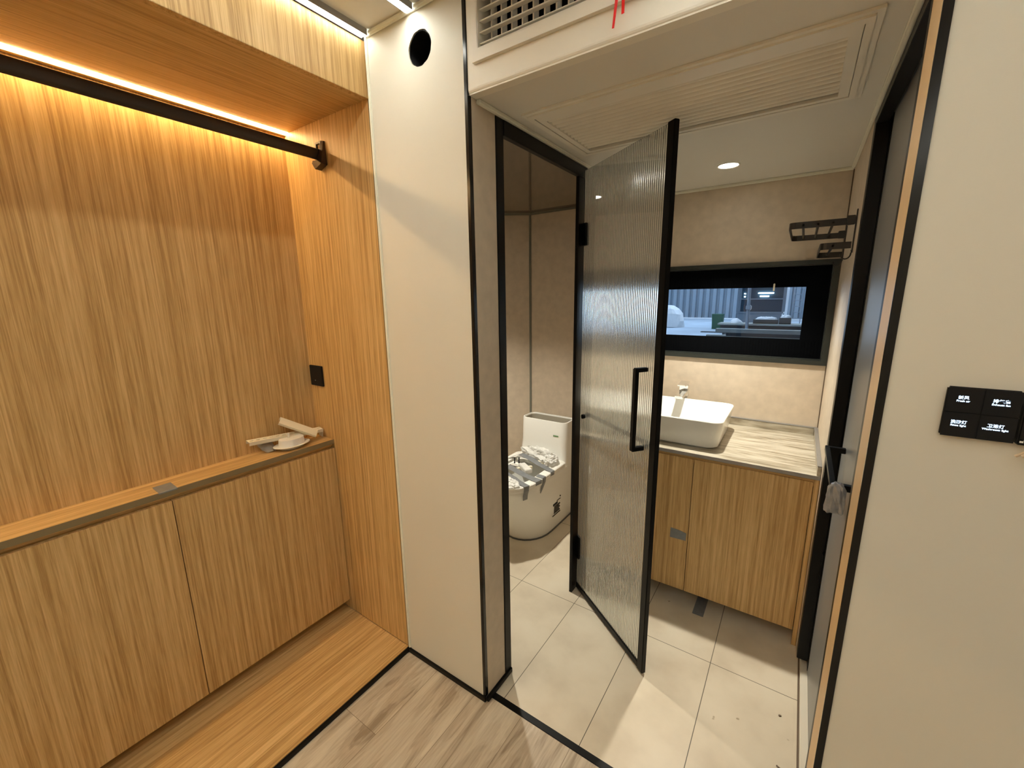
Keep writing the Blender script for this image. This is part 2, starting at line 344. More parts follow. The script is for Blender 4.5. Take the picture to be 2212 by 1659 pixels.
# header above the bathroom opening with the air grille hole
hd = MB(); hole_panel(hd, 'y', XP + 0.0005, XRR, ZB + 0.012, ZC, -0.7332, 0.30, 0.6089, ZC - 0.012, YE, YE + 0.03)
hd.box(XP + 0.0005, XR + 0.01, YE + 0.004, YE + 0.03, ZB, ZB + 0.013, 0.0)
hd.tube([(XP + 0.0005, YE + 0.012, ZB + 0.012), (XR + 0.01, YE + 0.012, ZB + 0.012)], 0.0119, 20)
M_head = mat('header_cream_white', (0.84, 0.81, 0.72), 0.5, mottling=(3, 0.015))
struct('wall_header', hd, M_head, 'off-white header panel above the bathroom opening', 'wall')
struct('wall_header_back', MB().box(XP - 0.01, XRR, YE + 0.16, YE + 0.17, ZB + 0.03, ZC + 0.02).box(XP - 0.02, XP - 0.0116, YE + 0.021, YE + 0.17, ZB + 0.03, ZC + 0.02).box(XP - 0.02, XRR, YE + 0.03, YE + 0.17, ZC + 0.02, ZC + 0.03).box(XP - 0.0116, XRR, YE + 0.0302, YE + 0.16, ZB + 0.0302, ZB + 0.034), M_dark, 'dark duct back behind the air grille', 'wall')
# left front panel with a round cable hole
def hole_wall():
    b = bmesh.new(); cx, cz, r = -0.944, 0.677, 0.044; x0, x1, z0, z1 = XF + 0.012, XP - 0.0115, FL, ZC; n = 48
    circ = []; sq = []
    for k in range(n):
        a = 2 * math.pi * k / n; rr = r * (1 + 0.012 * math.sin(7 * a) + 0.01 * math.sin(13 * a + 1)); c, s = math.cos(a), math.sin(a)
        circ.append((cx + rr * c, cz + rr * s)); d = 0.09 / max(abs(c), abs(s)); sq.append((cx + d * c, cz + d * s))
    fv = {}
    for y in (YE, YE + 0.02):
        ci = [b.verts.new((p[0], y, p[1])) for p in circ]; si = [b.verts.new((p[0], y, p[1])) for p in sq]; fv[y] = ci
        for k in range(n): b.faces.new((ci[k], ci[(k + 1) % n], si[(k + 1) % n], si[k]))
        X = [x0, cx - 0.09, cx + 0.09, x1]; Z = [z0, cz - 0.09, cz + 0.09, z1]
        for i in range(3):
            for j in range(3):
                if (i, j) != (1, 1): b.faces.new([b.verts.new((X[a], y, Z[c])) for a, c in ((i, j), (i + 1, j), (i + 1, j + 1), (i, j + 1))])
    for k in range(n): b.faces.new((fv[YE][k], fv[YE][(k + 1) % n], fv[YE + 0.02][(k + 1) % n], fv[YE + 0.02][k]))
    m = MB(); m._merge(b); return m
struct('wall_left', hole_wall(), M_white, 'off-white wall panel between the wardrobe and the bathroom', 'wall')
ct = thing('cable_hole', 'round black-lined cable hole high in the off-white panel', 'hole', (-0.944, YE, 0.677))
b_ = MB(); n = 44
rg = []
for (rr, h) in ((0.0435, 0.003), (0.041, 0.002), (0.041, 0.09), (0.0435, 0.09)):
    rg.append([(-0.944 + rr * math.cos(2 * math.pi * k / n) * (1 + 0.01 * math.sin(5 * k)), YE + h, 0.677 + rr * math.sin(2 * math.pi * k / n) * (1 + 0.01 * math.sin(3 * k))) for k in range(n)])
b_.loft(rg + [rg[0]], False, False); b_.build('foam_lining', M_blackm, ct, True)
MB().lathe([(0.0, 0.0), (0.0435, 0.0), (0.0435, 0.004), (0.0, 0.004)][1:3], (-0.944, YE + 0.088, 0.677), 40, 'y').build('back_plate', M_dark, ct)
struct('wall_right', MB().box(XR + 0.0125, XRR, YE, YE + 0.02, FL, ZB + 0.012), M_white, 'plain off-white wall panel behind the touch switches', 'wall')
# far wall with window hole
WX0, WX1, WZ0, WZ1 = -0.765, 0.113, -0.3215, 0.1455
fw = MB(); hole_panel(fw, 'y', XT - 0.1, 0.45, FL, ZB + 0.03, WX0, WX1, WZ0, WZ1, YB, YB + 0.06)
struct('wall_far', fw, M_wall, 'mottled beige bathroom wall around the window', 'wall')
# right bathroom wall beyond the sliding door
struct('wall_bathroom_right', MB().box(XR, XR + 0.05, 1.765, YB, FL, ZB), M_wall, 'narrow beige wall at the right end of the washstand', 'wall')
struct('wall_jamb_right', MB().box(XR, XR + 0.03, YE + 0.002, 1.038, FL, ZB), M_wallb, 'narrow tan jamb at the right side of the opening', 'wall')
# recess and back of the door at the right (shower side)
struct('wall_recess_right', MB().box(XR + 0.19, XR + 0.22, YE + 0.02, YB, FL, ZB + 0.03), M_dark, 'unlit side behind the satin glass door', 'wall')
# partition (toilet / bathroom) with door opening
struct('wall_partition', MB().box(XP - 0.03, XP, 1.70, YB, FL, ZB), M_wall, 'beige partition between toilet and washstand', 'wall')
struct('wall_jamb_left', MB().box(XP - 0.03, XP, YE + 0.012, 1.062, FL, ZB), M_wall, 'beige end face of the partition beside the black corner strip', 'wall')
# toilet walls
dx_, dy_ = -0.817, -0.575
L_ = (1.4707 - 1.90) / dx_ * -1
dg = MB(); p0 = Vector((-1.4707, YB, 0)); p1 = Vector((-1.90, YB - 0.302, 0)); nn = Vector((-(p1 - p0).y, (p1 - p0).x, 0)).normalized()
if nn.x > 0: nn = -nn
dg.loft([[(*(p0.xy), FL), (*(p1.xy), FL), (*((p1 + nn * 0.03).xy), FL), (*((p0 + nn * 0.03).xy), FL)], [(*(p0.xy), ZB), (*(p1.xy), ZB), (*((p1 + nn * 0.03).xy), ZB), (*((p0 + nn * 0.03).xy), ZB)]])
struct('wall_diagonal', dg, M_wall, 'slanting beige wall in the toilet corner', 'wall')
struct('wall_toilet_left', MB().box(XT, XT + 0.02, YE + 0.04, YB - 0.30, FL, ZB), M_wall, 'beige side wall of the toilet compartment', 'wall')
struct('wall_toilet_front', MB().box(XT, XP - 0.03, YE + 0.02, YE + 0.04, FL, ZB), M_wall, 'beige inner face of the panel in front of the toilet', 'wall')
# room shell behind the camera
struct('wall_back', MB().box(XF - 0.6, XRR + 0.1, YF - 0.05, YF, FL, ZC), M_white, 'off-white wall behind the viewer', 'wall')
struct('wall_side', MB().box(XRR, XRR + 0.05, YF, YE, FL, ZC), M_white, 'off-white long wall at the right of the room', 'wall')

# trims
def trim(n, mb, m, label): return struct('trim_%d' % n, mb, m, label, 'trim')
trim(1, MB().box(XP - 0.0115, XP, YE - 0.003, YE + 0.012, FL + 0.018, ZC, 0.001), M_blackg, 'black corner strip left of the bathroom opening')
trim(2, MB().box(XR, XR + 0.0125, YE - 0.003, YE + 0.002, FL, ZB + 0.012, 0.0008), M_blackg, 'black corner strip right of the bathroom opening')
M_gapshade = mat('olive_gap_shade', (0.20, 0.155, 0.07), 0.5)  # shaded side of the cover strip, given as an olive colour
trim(17, MB().box(XF - 0.0045, XF + 0.0035, YE - 0.0015, YE + 0.02, FL + 0.018, ZN + 0.15), M_gapshade, 'thin olive strip painted as the shaded gap between oak end panel and cream cover strip')
trim(3, MB().box(XF + 0.0035, XF + 0.0125, YE - 0.006, YE + 0.02, FL + 0.018, ZC - 0.004, 0.002), M_trimw, 'cream cover strip beside the wardrobe end panel')
trim(4, MB().box(XF + 0.012, XP - 0.0115, YE - 0.012, YE, ZC - 0.014, ZC, 0.004), M_trimw, 'cream cornice on the left panel between the strip lights')
trim(5, MB().box(XP, XR, YB - 0.012, YB, ZB - 0.014, ZB, 0.004), M_trimw, 'cream cornice above the bathroom window wall')
trim(6, MB().box(XR - 0.012, XR, YE + 0.03, YB - 0.012, ZB - 0.010, ZB, 0.003), M_trimw, 'cream cornice along the right side of the bathroom ceiling')
trim(7, MB().box(XP, XP + 0.014, YE + 0.03, YB - 0.012, ZB - 0.012, ZB, 0.003), M_trimw, 'cream cornice along the left side of the bathroom ceiling')
trim(8, MB().box(XR - 0.004, XR, YB - 0.005, YB, -0.6204, ZB - 0.012), M_brownl, 'thin brown seal in the right bathroom corner')
trim(9, MB().box(-1.4707 - 0.007, -1.4707 + 0.007, YB - 0.008, YB, FL, ZB - 0.012, 0.002), M_seam, 'dark grey upright corner strip behind the toilet')
trim(10, MB().box(-1.4707, XP - 0.03, YB - 0.009, YB, ZB - 0.013, ZB, 0.002), M_seam, 'dark grey strip under the toilet ceiling on the far wall')
e = (p1 - p0).normalized(); t11 = MB().bar(Vector((p0.x, p0.y, ZB - 0.0065)) - nn * 0.004, Vector((p1.x, p1.y, ZB - 0.0065)) - nn * 0.004, 0.009, 0.013)
trim(11, t11, M_seam, 'dark grey strip under the toilet ceiling on the slanting wall')
trim(12, MB().box(XP + 0.001, XR, YE + 0.02, YE + 0.043, FL - 0.02, FL + 0.0025, 0.001), M_black, 'black threshold strip between plank floor and tiles')
trim(13, MB().box(0.133, 0.1385, YE + 0.04, 1.765, FL - 0.01, FL + 0.002), M_brownl, 'brown gap line beside the sill')
trim(14, MB().box(0.139, 0.172, YE + 0.002, 1.80, FL - 0.01, FL + 0.016, 0.003), M_sill, 'pale stone sill below the satin glass door')
trim(15, MB().box(XR, 0.139, 1.038, 1.765, FL - 0.01, FL + 0.001), M_tile, 'tile edge beside the sill')
struct('baseboard_left', MB().box(XF - 0.004, XP + 0.001, YE - 0.009, YE, FL, FL + 0.017, 0.001), M_black, 'low black baseboard under the off-white panel', 'baseboard')
struct('baseboard_jamb', MB().box(XP, XP + 0.010, YE + 0.0, 1.096, FL, FL + 0.018, 0.001), M_black, 'low black baseboard along the beige partition end', 'baseboard')
struct('baseboard_wardrobe', MB().box(XF, XF + 0.008, YF, YE - 0.009, FL, FL + 0.0175, 0.001), M_black, 'low black baseboard along the wardrobe plinth', 'baseboard')
struct('baseboard_right', MB().box(XR + 0.0125, XRR, YE - 0.009, YE, FL, FL + 0.017), M_black, 'low black baseboard under the switch wall', 'baseboard')

# black door frame of the toilet door
df = MB(); df.box(XP - 0.020, XP + 0.004, 1.062, 1.098, FL, ZB - 0.013, 0.001); df.box(XP - 0.010, XP + 0.004, 1.612, 1.700, FL, ZB - 0.013, 0.001)
df.box(XP - 0.012, XP + 0.006, 1.098, 1.725, ZB - 0.055, ZB - 0.013, 0.001)
struct('door_frame', df, M_black, 'black aluminium frame around the toilet doorway', 'door frame')
# black frame of the right sliding door
df = MB(); df.box(XR, XR + 0.012, 1.038, 1.06, FL + 0.016, ZB - 0.0105, 0.001)
df.box(XR, XR + 0.034, 1.715, 1.765, FL + 0.04, ZB - 0.0105, 0.001); df.box(XR, XR + 0.03, 1.06, 1.715, ZB - 0.035, ZB - 0.0105, 0.001)
struct('door_frame', df, M_black, 'black frame around the satin glass door at the right', 'door frame')

# ================================================================== DOOR 1: ribbed glass leaf
d0 = Vector((-0.768, 1.655, 0)); dd = Vector((0.419, -0.3015, 0)).normalized(); dn = Vector((dd.y, -dd.x, 0))
def dp(u, n, z): return (d0.x + dd.x * u + dn.x * n, d0.y + dd.y * u + dn.y * n, z)
door = thing('door_1', 'open hinged door of clear vertically ribbed glass with black edges', 'door', dp(0, 0, FL), kind='structure')
def dbox(mb, u0, u1, n0, n1, z0, z1, bev=0):
    m = Matrix((dd, -dn, Vector((0, 0, 1)))).transposed().to_4x4(); m.translation = Vector((d0.x, d0.y, 0))
    mb.box(u0, u1, -n1, -n0, z0, z1, bev, xf=m); return mb
def ribbed():
    b = bmesh.new(); u0, u1 = 0.002, 0.493; z0, z1 = -1.372, 0.492; nr = 50; sg = 10; front = []; back = []
    for i in range(nr * sg + 1):
        u = u0 + (u1 - u0) * i / (nr * sg); ph = (i % sg) / sg
        s_ = 0.0019 * (4 * ph * (1 - ph)) if True else 0
        q = dp(u, 0.0, 0); r = dp(u, -0.004 - s_, 0)
        front.append((b.verts.new((q[0], q[1], z0)), b.verts.new((q[0], q[1], z1)))) ; back.append((b.verts.new((r[0], r[1], z0)), b.verts.new((r[0], r[1], z1))))
    # flat near face as one quad chain, ribbed far face
    for i in range(nr * sg):
        b.faces.new((front[i][0], front[i + 1][0], front[i + 1][1], front[i][1])); b.faces.new((back[i + 1][0], back[i][0], back[i][1], back[i + 1][1]))
        b.faces.new((front[i][0], back[i][0], back[i + 1][0], front[i + 1][0])); b.faces.new((front[i][1], front[i + 1][1], back[i + 1][1], back[i][1]))
    b.faces.new((front[0][0], front[0][1], back[0][1], back[0][0])); b.faces.new((front[-1][1], front[-1][0], back[-1][0], back[-1][1]))
    bmesh.ops.recalc_face_normals(b, faces=b.faces)
    for f in b.faces: f.material_index = 1 if f.normal.dot(dn) > 0.9999 else 0
    m = MB(); m._merge(b); return m
gp = ribbed().build('glass_panel', M_glass, door, True)
gp['label'] = 'clear ribbed glass'; gp.data.materials.append(M_glass_s)
dbox(MB(), 0.486, 0.517, -0.012, 0.006, -1.392, 0.494, 0.002).build('edge_stile', M_black, door)
dbox(MB(), 0.0, 0.486, -0.010, 0.004, -1.392, -1.365, 0.002).build('bottom_rail', M_black, door)
for z0, z1 in ((0.205, 0.292), (-1.225, -1.115)):
    h = dbox(MB(), -0.004, 0.028, 0.0005, 0.008, z0, z1, 0.0015)
    dbox(h, -0.010, 0.001, -0.012, 0.006, z0 + 0.012, z1 - 0.012, 0.002); dbox(h, -0.004, 0.028, -0.016, -0.0065, z0, z1, 0.0015)
    h.build('hinge', M_black, door)
hb = MB(); dbox(hb, 0.435, 0.455, 0.036, 0.050, -0.527, -0.235, 0.003)
for z in (-0.527, -0.249): dbox(hb, 0.436, 0.454, 0.0005, 0.044, z, z + 0.014, 0.0015)
hb.build('pull_handle', M_black, door)
tb = MB(); dbox(tb, 0.024, 0.457, -0.062, -0.048, -0.524, -0.508, 0.002)
for u in (0.029, 0.439): dbox(tb, u, u + 0.014, -0.055, -0.0065, -0.523, -0.509, 0.001)
tb.lathe([(0.0, 0)], (0, 0, 0)) if False else None
tb.build('towel_bar', M_black, door)
cb = MB(); q0 = dp(0.036, 0.0004, -0.516); q1 = dp(0.036, 0.010, -0.516); cb.tube([q0, q1], 0.010, 20); cb.build('bolt_cap', M_black, door, True)

# ================================================================== DOOR 2: satin glass sliding door at the right
d2 = thing('door_2', 'satin grey glass sliding door in black frame at the right', 'door', (XR + 0.03, 1.4, FL), kind='structure')
g = MB().box(XR + 0.036, XR + 0.042, 1.0, 1.72, FL + 0.018, ZB - 0.02).build('glass_panel', M_frost, d2)
MB().box(XR + 0.0345, XR + 0.046, 1.69, 1.75, FL + 0.02, ZB - 0.02, 0.001).build('edge_stile', M_black, d2)
h = MB(); h.bar((0.115, 1.600, -0.480), (0.115, 1.285, -0.487), 0.012, 0.016, bev=0.0015)
h.bar((0.110, 1.592, -0.480), (0.1608, 1.592, -0.480), 0.016, 0.016, bev=0.001); h.bar((0.110, 1.293, -0.487), (0.1608, 1.293, -0.487), 0.016, 0.016, bev=0.001)
h.build('bar_handle', M_black, d2)
# catch on frame
MB().box(XR + 0.028, XR + 0.0345, 1.70, 1.73, -1.02, -0.90, 0.003).build('catch', M_black, d2)
# tape wad wrapped on handle
tw = MB(); rg = []
random.seed(3)
for i, (z, sx, sy) in enumerate(((-0.476, 0.008, 0.010), (-0.480, 0.013, 0.013), (-0.492, 0.0180, 0.014), (-0.508, 0.0195, 0.013), (-0.524, 0.0190, 0.012), (-0.540, 0.0200, 0.010), (-0.553, 0.0205, 0.008), (-0.557, 0.018, 0.006))):
    n = 36; ring = []
    for k in range(n):
        a = 2 * math.pi * k / n; c_, s_ = math.cos(a), math.sin(a)
        c_ = math.copysign(abs(c_) ** 0.6, c_); s_ = math.copysign(abs(s_) ** 0.6, s_)
        w_ = 0.0014 * math.sin(5 * a + i * 0.9) + 0.0010 * math.sin(9 * a - i * 1.7)
        ring.append((0.1240 + (sx + w_) * c_, 1.285 + (sy + w_) * s_, z + 0.0018 * math.sin(4 * a + i)))
    rg.append(ring)
tag(tw.loft(rg).build('tape_wad', M_tapes, None, False, (0.118, 1.285, -0.54)), 'crumpled silver tape wrapped round the right door handle and hanging down', 'tape')

# ================================================================== WARDROBE RECESS
wd = thing('wardrobe', 'built-in open wardrobe lined in straight-grained oak veneer', 'wardrobe', (-1.45, 0.0, FL))
MB().box(XN - 0.02, XN, YF + .006, YE, FL, ZN).build('back_panel', M_veneer, wd)
sp_ = MB(); sp_.box(XN - 0.02, XF - 0.018, YE, YE + 0.018, FL + 0.0185, ZN + 0.15); sp_.box(XF - 0.018, XF - 0.004, YE - 0.0004, YE + 0.018, FL + 0.0185, ZN + 0.15)
sp_.build('side_panel', M_veneer, wd)
top = MB(); top.box(-1.6445, XF - 0.0205, YF + .006, YE, ZN, ZN + 0.018); top.box(XN, -1.6625, YF + .006, YE, ZN - 0.007, ZN + 0.018); top.box(-1.663, -1.644, YF + .006, YE, ZN + 0.012, ZN + 0.018)
top.build('top_panel', M_veneer_y, wd)
MB().box(XF - 0.020, XF, YF + .006, YE - 0.001, ZN - 0.003, ZC - 0.017, 0.0008).build('fascia_panel', M_veneer, wd)
MB().box(XN + 0.001, XF - 0.001, YF + .006, YE - 0.001, FL + 0.001, FL + 0.0185, 0.0006).build('plinth_top', M_veneer_y, wd)
# low cabinet
lc = thing('low_cabinet', 'long low oak veneer cupboard standing in the wardrobe recess', 'cabinet', (-1.62, 0.2, -1.38))
bd = MB(); bd.box(XN + 0.001, XC - 0.021, YF + 0.01, YE - 0.002, -1.333, -0.60); bd.box(XN + 0.001, XC - 0.060, YF + 0.01, YE - 0.002, -1.381, -1.333)
bd.box(XN + 0.001, XC - 0.012, YF + 0.01, YE - 0.002, -0.600, -0.5887)
bd.build('carcass', M_veneer_y, lc)
for k in range(4):
    y1 = YE - 0.002 - k * 0.5575; MB().box(XC - 0.0195, XC, y1 - 0.555, y1, -1.3333, -0.6075, 0.0008).build('cabinet_door', M_veneer, lc)
sb = thing('shelf_board', 'long oak shelf board on top of the low cupboard', 'shelf', (-1.6, 0.2, -0.5885))
MB().box(XN + 0.001, XC + 0.0002, YF + 0.01, YE - 0.0015, -0.5885, -0.5698, 0.0004).build('board', M_veneer_y, sb)
MB().box(XC + 0.0002, XC + 0.0014, YF + 0.01, YE - 0.0015, -0.5887, -0.5696, 0.0003).build('edge_band', mat('olive_brown_edge_band', (0.23, 0.175, 0.09), 0.45), sb)
tp = MB().ribbon([(-1.6185, 0.385, -0.5694), (-1.58, 0.383, -0.5692), (-1.556, 0.3825, -0.5690), (-1.5525, 0.3823, -0.5705), (-1.5522, 0.3822, -0.574)], (0, 1, 0), 0.047)
tag(tp.build('tape_piece', M_tape, None, False, (-1.58, 0.38, -0.5695)), 'grey tape square stuck over the edge of the oak shelf board', 'tape')
# lamps
def strip(x0, x1, y0, y1, z, depth, emm, label, grp, body=M_grey):
    t = thing('led_strip_light', label, 'strip light', ((x0 + x1) / 2, (y0 + y1) / 2, z), grp)
    b = MB(); b.box(x0, x0 + 0.0022, y0, y1, z, z + depth); b.box(x1 - 0.0022, x1, y0, y1, z, z + depth); b.box(x0 + 0.002, x1 - 0.002, y0, y1, z + depth - 0.002, z + depth)
    b.build('aluminium_profile', body, t)
    MB().box(x0 + 0.0022, x1 - 0.0022, y0 + 0.001, y1 - 0.001, z + (0.005 if depth < 0.014 else 0.001), z + (0.007 if depth < 0.014 else 0.0035)).build('diffuser', emm, t)
    return t
strip(-1.1705, -1.1425, YF, YE - 0.014, ZC - 0.0165, 0.0163, M_ledw, 'glowing ceiling strip light along the wardrobe fascia', 'ceiling strip lights')
strip(-0.978, -0.950, YF, YE - 0.014, ZC - 0.0165, 0.0163, M_led, 'glowing ceiling strip light nearer the round cable hole', 'ceiling strip lights')
strip(0.95, 0.978, YF, YE - 0.014, ZC - 0.0165, 0.0163, M_ledr, 'glowing ceiling strip light on the right side of the room', 'ceiling strip lights')
ns = thing('led_strip_light', 'glowing slim strip light set in the wardrobe top above the rail', 'strip light', (-1.653, 0, ZN))
m = MB().box(-1.6620, -1.6448, YF + 0.006, YE - 0.0005, ZN + 0.001, ZN + 0.011); m.build('aluminium_profile', M_grey, ns)
MB().box(-1.6618, -1.6450, YF + 0.008, YE - 0.0015, ZN - 0.0012, ZN + 0.0009).build('diffuser', M_ledn, ns)
strip(-0.20, -0.172, YF, YE - 0.014, ZC - 0.0165, 0.0163, M_ledf, 'added unseen fill strip light above and behind the viewer, left one', 'ceiling strip lights')  # unseen strip added as fill for the header and bathroom
strip(0.45, 0.478, YF, YE - 0.014, ZC - 0.0165, 0.0163, M_ledr, 'added unseen fill strip light above and behind the viewer, right one', 'ceiling strip lights')  # second unseen strip, added to brighten the rest of the room
# clothes rail
rl = thing('clothes_rail', 'dark bronze clothes rail under the wardrobe strip light', 'clothes rail', (-1.447, 0.0, 0.50))
rr = MB(); rg = []
for y in (YF, YE - 0.012):
    rg.append([(-1.447 + 0.0075 * math.cos(a) * (1 if abs(math.cos(a)) < .99 else 1), y, 0.4965 + 0.0185 * math.copysign(abs(math.sin(a)) ** 0.6, math.sin(a))) for a in [2 * math.pi * k / 24 for k in range(24)]])
rr.loft(rg); rr.build('rail', M_bronze, rl, True)
br = MB(); yb = YE - 0.0004
# tapering wedge bracket with a small square window at the top
def prism(pts, y0, y1):
    m = MB(); m.loft([[(x, y0, z) for x, z in pts], [(x, y1, z) for x, z in pts]]); return m
br = MB(); br.bm.free(); br = prism([(-1.470, 0.548), (-1.466, 0.548), (-1.466, 0.520), (-1.470, 0.520)], yb - 0.006, yb)
for a in ([(-1.470, 0.540), (-1.423, 0.540), (-1.423, 0.547), (-1.470, 0.547)],):
    pass
br2 = MB(); br2.box(-1.474, -1.468, yb - 0.006, yb, 0.505, 0.541); br2.box(-1.468, -1.440, yb - 0.006, yb, 0.535, 0.541); br2.box(-1.446, -1.440, yb - 0.006, yb, 0.515, 0.535)
P = [(-1.440, 0.542), (-1.424, 0.538), (-1.419, 0.462), (-1.458, 0.449), (-1.474, 0.470), (-1.468, 0.478), (-1.4405, 0.476)]
rg = [[(x, yb, z) for x, z in P], [(x, yb - 0.020, z if z < 0.5 else z) for x, z in P]]
# wedge: thin at the top, thick where it carries the rail
rg[1] = [(x, yb - (0.005 if z > 0.5 else 0.024), z) for x, z in P]
br2.loft(rg); br.bm.free(); br2.build('end_bracket', M_bronze, rl)
# small wall plate
pl = thing('wall_switch', 'small square black switch plate low on the oak end panel', 'switch', (-1.62, YE, -0.35))
MB().box(-1.6675, -1.5815, YE - 0.008, YE - 0.0004, -0.348, -0.264, 0.0015).build('plate', M_blackm, pl)
MB().box(-1.635, -1.628, YE - 0.0086, YE - 0.0078, -0.327, -0.324).build('printed_mark', M_grey, pl)

# loose parts on the shelf board
lz = -0.5698
ch = MB(); A = Vector((-1.662, 0.66, -0.512)); B = Vector((-1.640, 0.938, -0.530))
ax = (B - A).normalized(); sdv = Vector((1, -0.05, -0.10)).normalized(); nv = ax.cross(sdv).normalized()
if nv.z < 0: nv = -nv
# slotted top flange + two lips
def chan():
    m = MB(); L = (B - A).length; N = 12; wd_ = 0.030
    M4 = Matrix((sdv, ax, nv)).transposed().to_4x4(); M4.translation = A
    m.box(0, 0.011, 0, L, 0, 0.0016, xf=M4); m.box(0.017, wd_, 0, L, 0, 0.0016, xf=M4)
    for k in range(N + 1):
        y = L * k / N; m.box(0.0108, 0.0172, max(0, y - 0.005), min(L, y + 0.006), 0, 0.0016, xf=M4)
    m.box(wd_ - 0.0016, wd_, 0.0, L, -0.012, 0.0, xf=M4); m.box(0, 0.0016, 0.0, L, -0.012, 0, xf=M4)
    m.box(0, wd_, L - 0.002, L, -0.034, 0.0, xf=M4)
    return m
tag(chan().build('slotted_channel', M_cream, None, False, (-1.65, 0.8, lz)), 'long cream slotted channel leaning behind the loose parts on the shelf', 'channel')
A2 = Vector((-1.650, 0.790, -0.452)); B2 = Vector((-1.598, 0.905, -0.528)); ax2 = (B2 - A2).normalized()
s2 = Vector((0.55, 0.05, -0.62)); s2 = (s2 - ax2 * s2.dot(ax2)).normalized(); n2 = ax2.cross(s2).normalized()
if n2.x < 0: n2 = -n2
M5 = Matrix((s2, ax2, n2)).transposed().to_4x4(); M5.translation = A2; L2 = (B2 - A2).length
an = MB(); an.box(0, 0.030, 0, L2, 0, 0.0015, 0.0004, xf=M5); an.box(-0.001, 0.0015, 0, L2, -0.016, 0.0015, 0.0003, xf=M5); an.box(-0.012, 0, 0, L2, -0.0155, -0.014, xf=M5)
an.box(0.0285, 0.030, 0, L2, -0.010, 0, xf=M5)
tag(an.build('angle_profile', M_cream, None, False, (-1.62, 0.85, lz)), 'short pale angle profile lying aslant on top of the loose parts', 'profile')
cp = thing('ceiling_cup', 'white round cup with wide flange and small peg on the oak shelf', 'fitting', (-1.604, 0.80, lz))
c0 = (-1.604, 0.798, lz)
MB().lathe([(0.024, 0.0), (0.030, 0.003), (0.034, 0.010), (0.044, 0.0145), (0.046, 0.016), (0.044, 0.0165), (0.033, 0.015), (0.031, 0.040), (0.030, 0.041), (0.010, 0.041)], c0, 40).build('cup', M_whitep, cp, True).scale = (1.05, 1.5, 1.0)
MB().tube([(-1.612, 0.792, lz + 0.039), (-1.612, 0.792, lz + 0.060)], 0.0042, 14).build('peg', M_whitep, cp, True)
def crumple(pts_rows, name, m, label, cat, th=0.0006, origin=None):
    b = bmesh.new(); V = [[b.verts.new(p) for p in r] for r in pts_rows]
    for i in range(len(V) - 1):
        for j in range(len(V[0]) - 1): b.faces.new((V[i][j], V[i + 1][j], V[i + 1][j + 1], V[i][j + 1]))
    bmesh.ops.solidify(b, geom=list(b.faces), thickness=th)
    mm = MB(); mm._merge(b); return tag(mm.build(name, m, None, False, origin), label, cat)
rows = []
random.seed(11)
for i in range(6):
    u = i / 5; rows.append([(-1.664 + 0.045 * v / 5 + random.uniform(-.002, .002), 0.695 + 0.058 * u + random.uniform(-.002, .002) + 0.01 * (v / 5) * (1 - 2 * u), lz + 0.002 + 0.038 * (1 - v / 5) * (0.6 + .4 * math.sin(3 * u)) + random.uniform(0, .003)) for v in range(6)])
crumple(rows, 'foil_scrap', M_foil, 'crumpled grey foil scrap under the slotted channel on the shelf', 'scrap', origin=(-1.65, 0.72, lz))

# ================================================================== HEADER GRILLE + RIBBONS
gr = thing('air_grille', 'cream wall air grille with slanted blades above the bathroom opening', 'grille', (-0.3, YE, 0.58))
fr = MB(); GX0, GX1, GZ0, GZ1 = -0.7522, 0.33, 0.5817, ZC - 0.001
hole_panel(fr, 'y', GX0, GX1, GZ0, GZ1, -0.7332, 0.30, 0.6075, ZC - 0.012, YE - 0.011, YE - 0.0004)
hole_panel(fr, 'y', -0.7345, 0.3012, 0.6070, ZC - 0.011, -0.7318, 0.2985, 0.6095, ZC - 0.0135, YE - 0.011, YE + 0.045)
fr.build('grille_frame', M_pvc, gr)
for k in range(7):
    z = 0.622 + k * 0.0245
    if z > ZC - 0.02: break
    m4 = Matrix.Translation((0, YE + 0.005, z)) @ Matrix.Rotation(math.radians(12), 4, 'X')
    MB().box(-0.7315, 0.298, -0.010, 0.010, -0.0014, 0.0014, 0.001, xf=m4).build('blade', M_pvc, gr)
vb = MB()
for k in range(33): x = -0.712 + k * 0.0305; vb.box(x, x + 0.0042, YE + 0.018, YE + 0.040, 0.6095, ZC - 0.0135)
vb.build('rear_bars', M_pvc, gr)
rb = MB().ribbon([(-0.3700, YE - 0.010, ZC - 0.02), (-0.3655, YE - 0.020, 0.70), (-0.3630, YE - 0.024, 0.63), (-0.3665, YE - 0.026, 0.585), (-0.3745, YE - 0.022, 0.532)], (1, 0.25, 0), [0.006, 0.006, 0.0065, 0.006, 0.0045])
tag(rb.build('ribbon', M_red, None, False, (-0.366, YE - 0.02, 0.78)), 'red ribbon tail hanging from the air grille, longer and curved', 'ribbon', 'red ribbon tails')
rb = MB().ribbon([(-0.3560, YE - 0.010, ZC - 0.02), (-0.3545, YE - 0.022, 0.68), (-0.3535, YE - 0.026, 0.61), (-0.3540, YE - 0.024, 0.550)], (1, -0.1, 0), 0.0062)
tag(rb.build('ribbon', M_red, None, False, (-0.354, YE - 0.02, 0.78)), 'red ribbon tail hanging from the air grille, shorter and straight', 'ribbon', 'red ribbon tails')

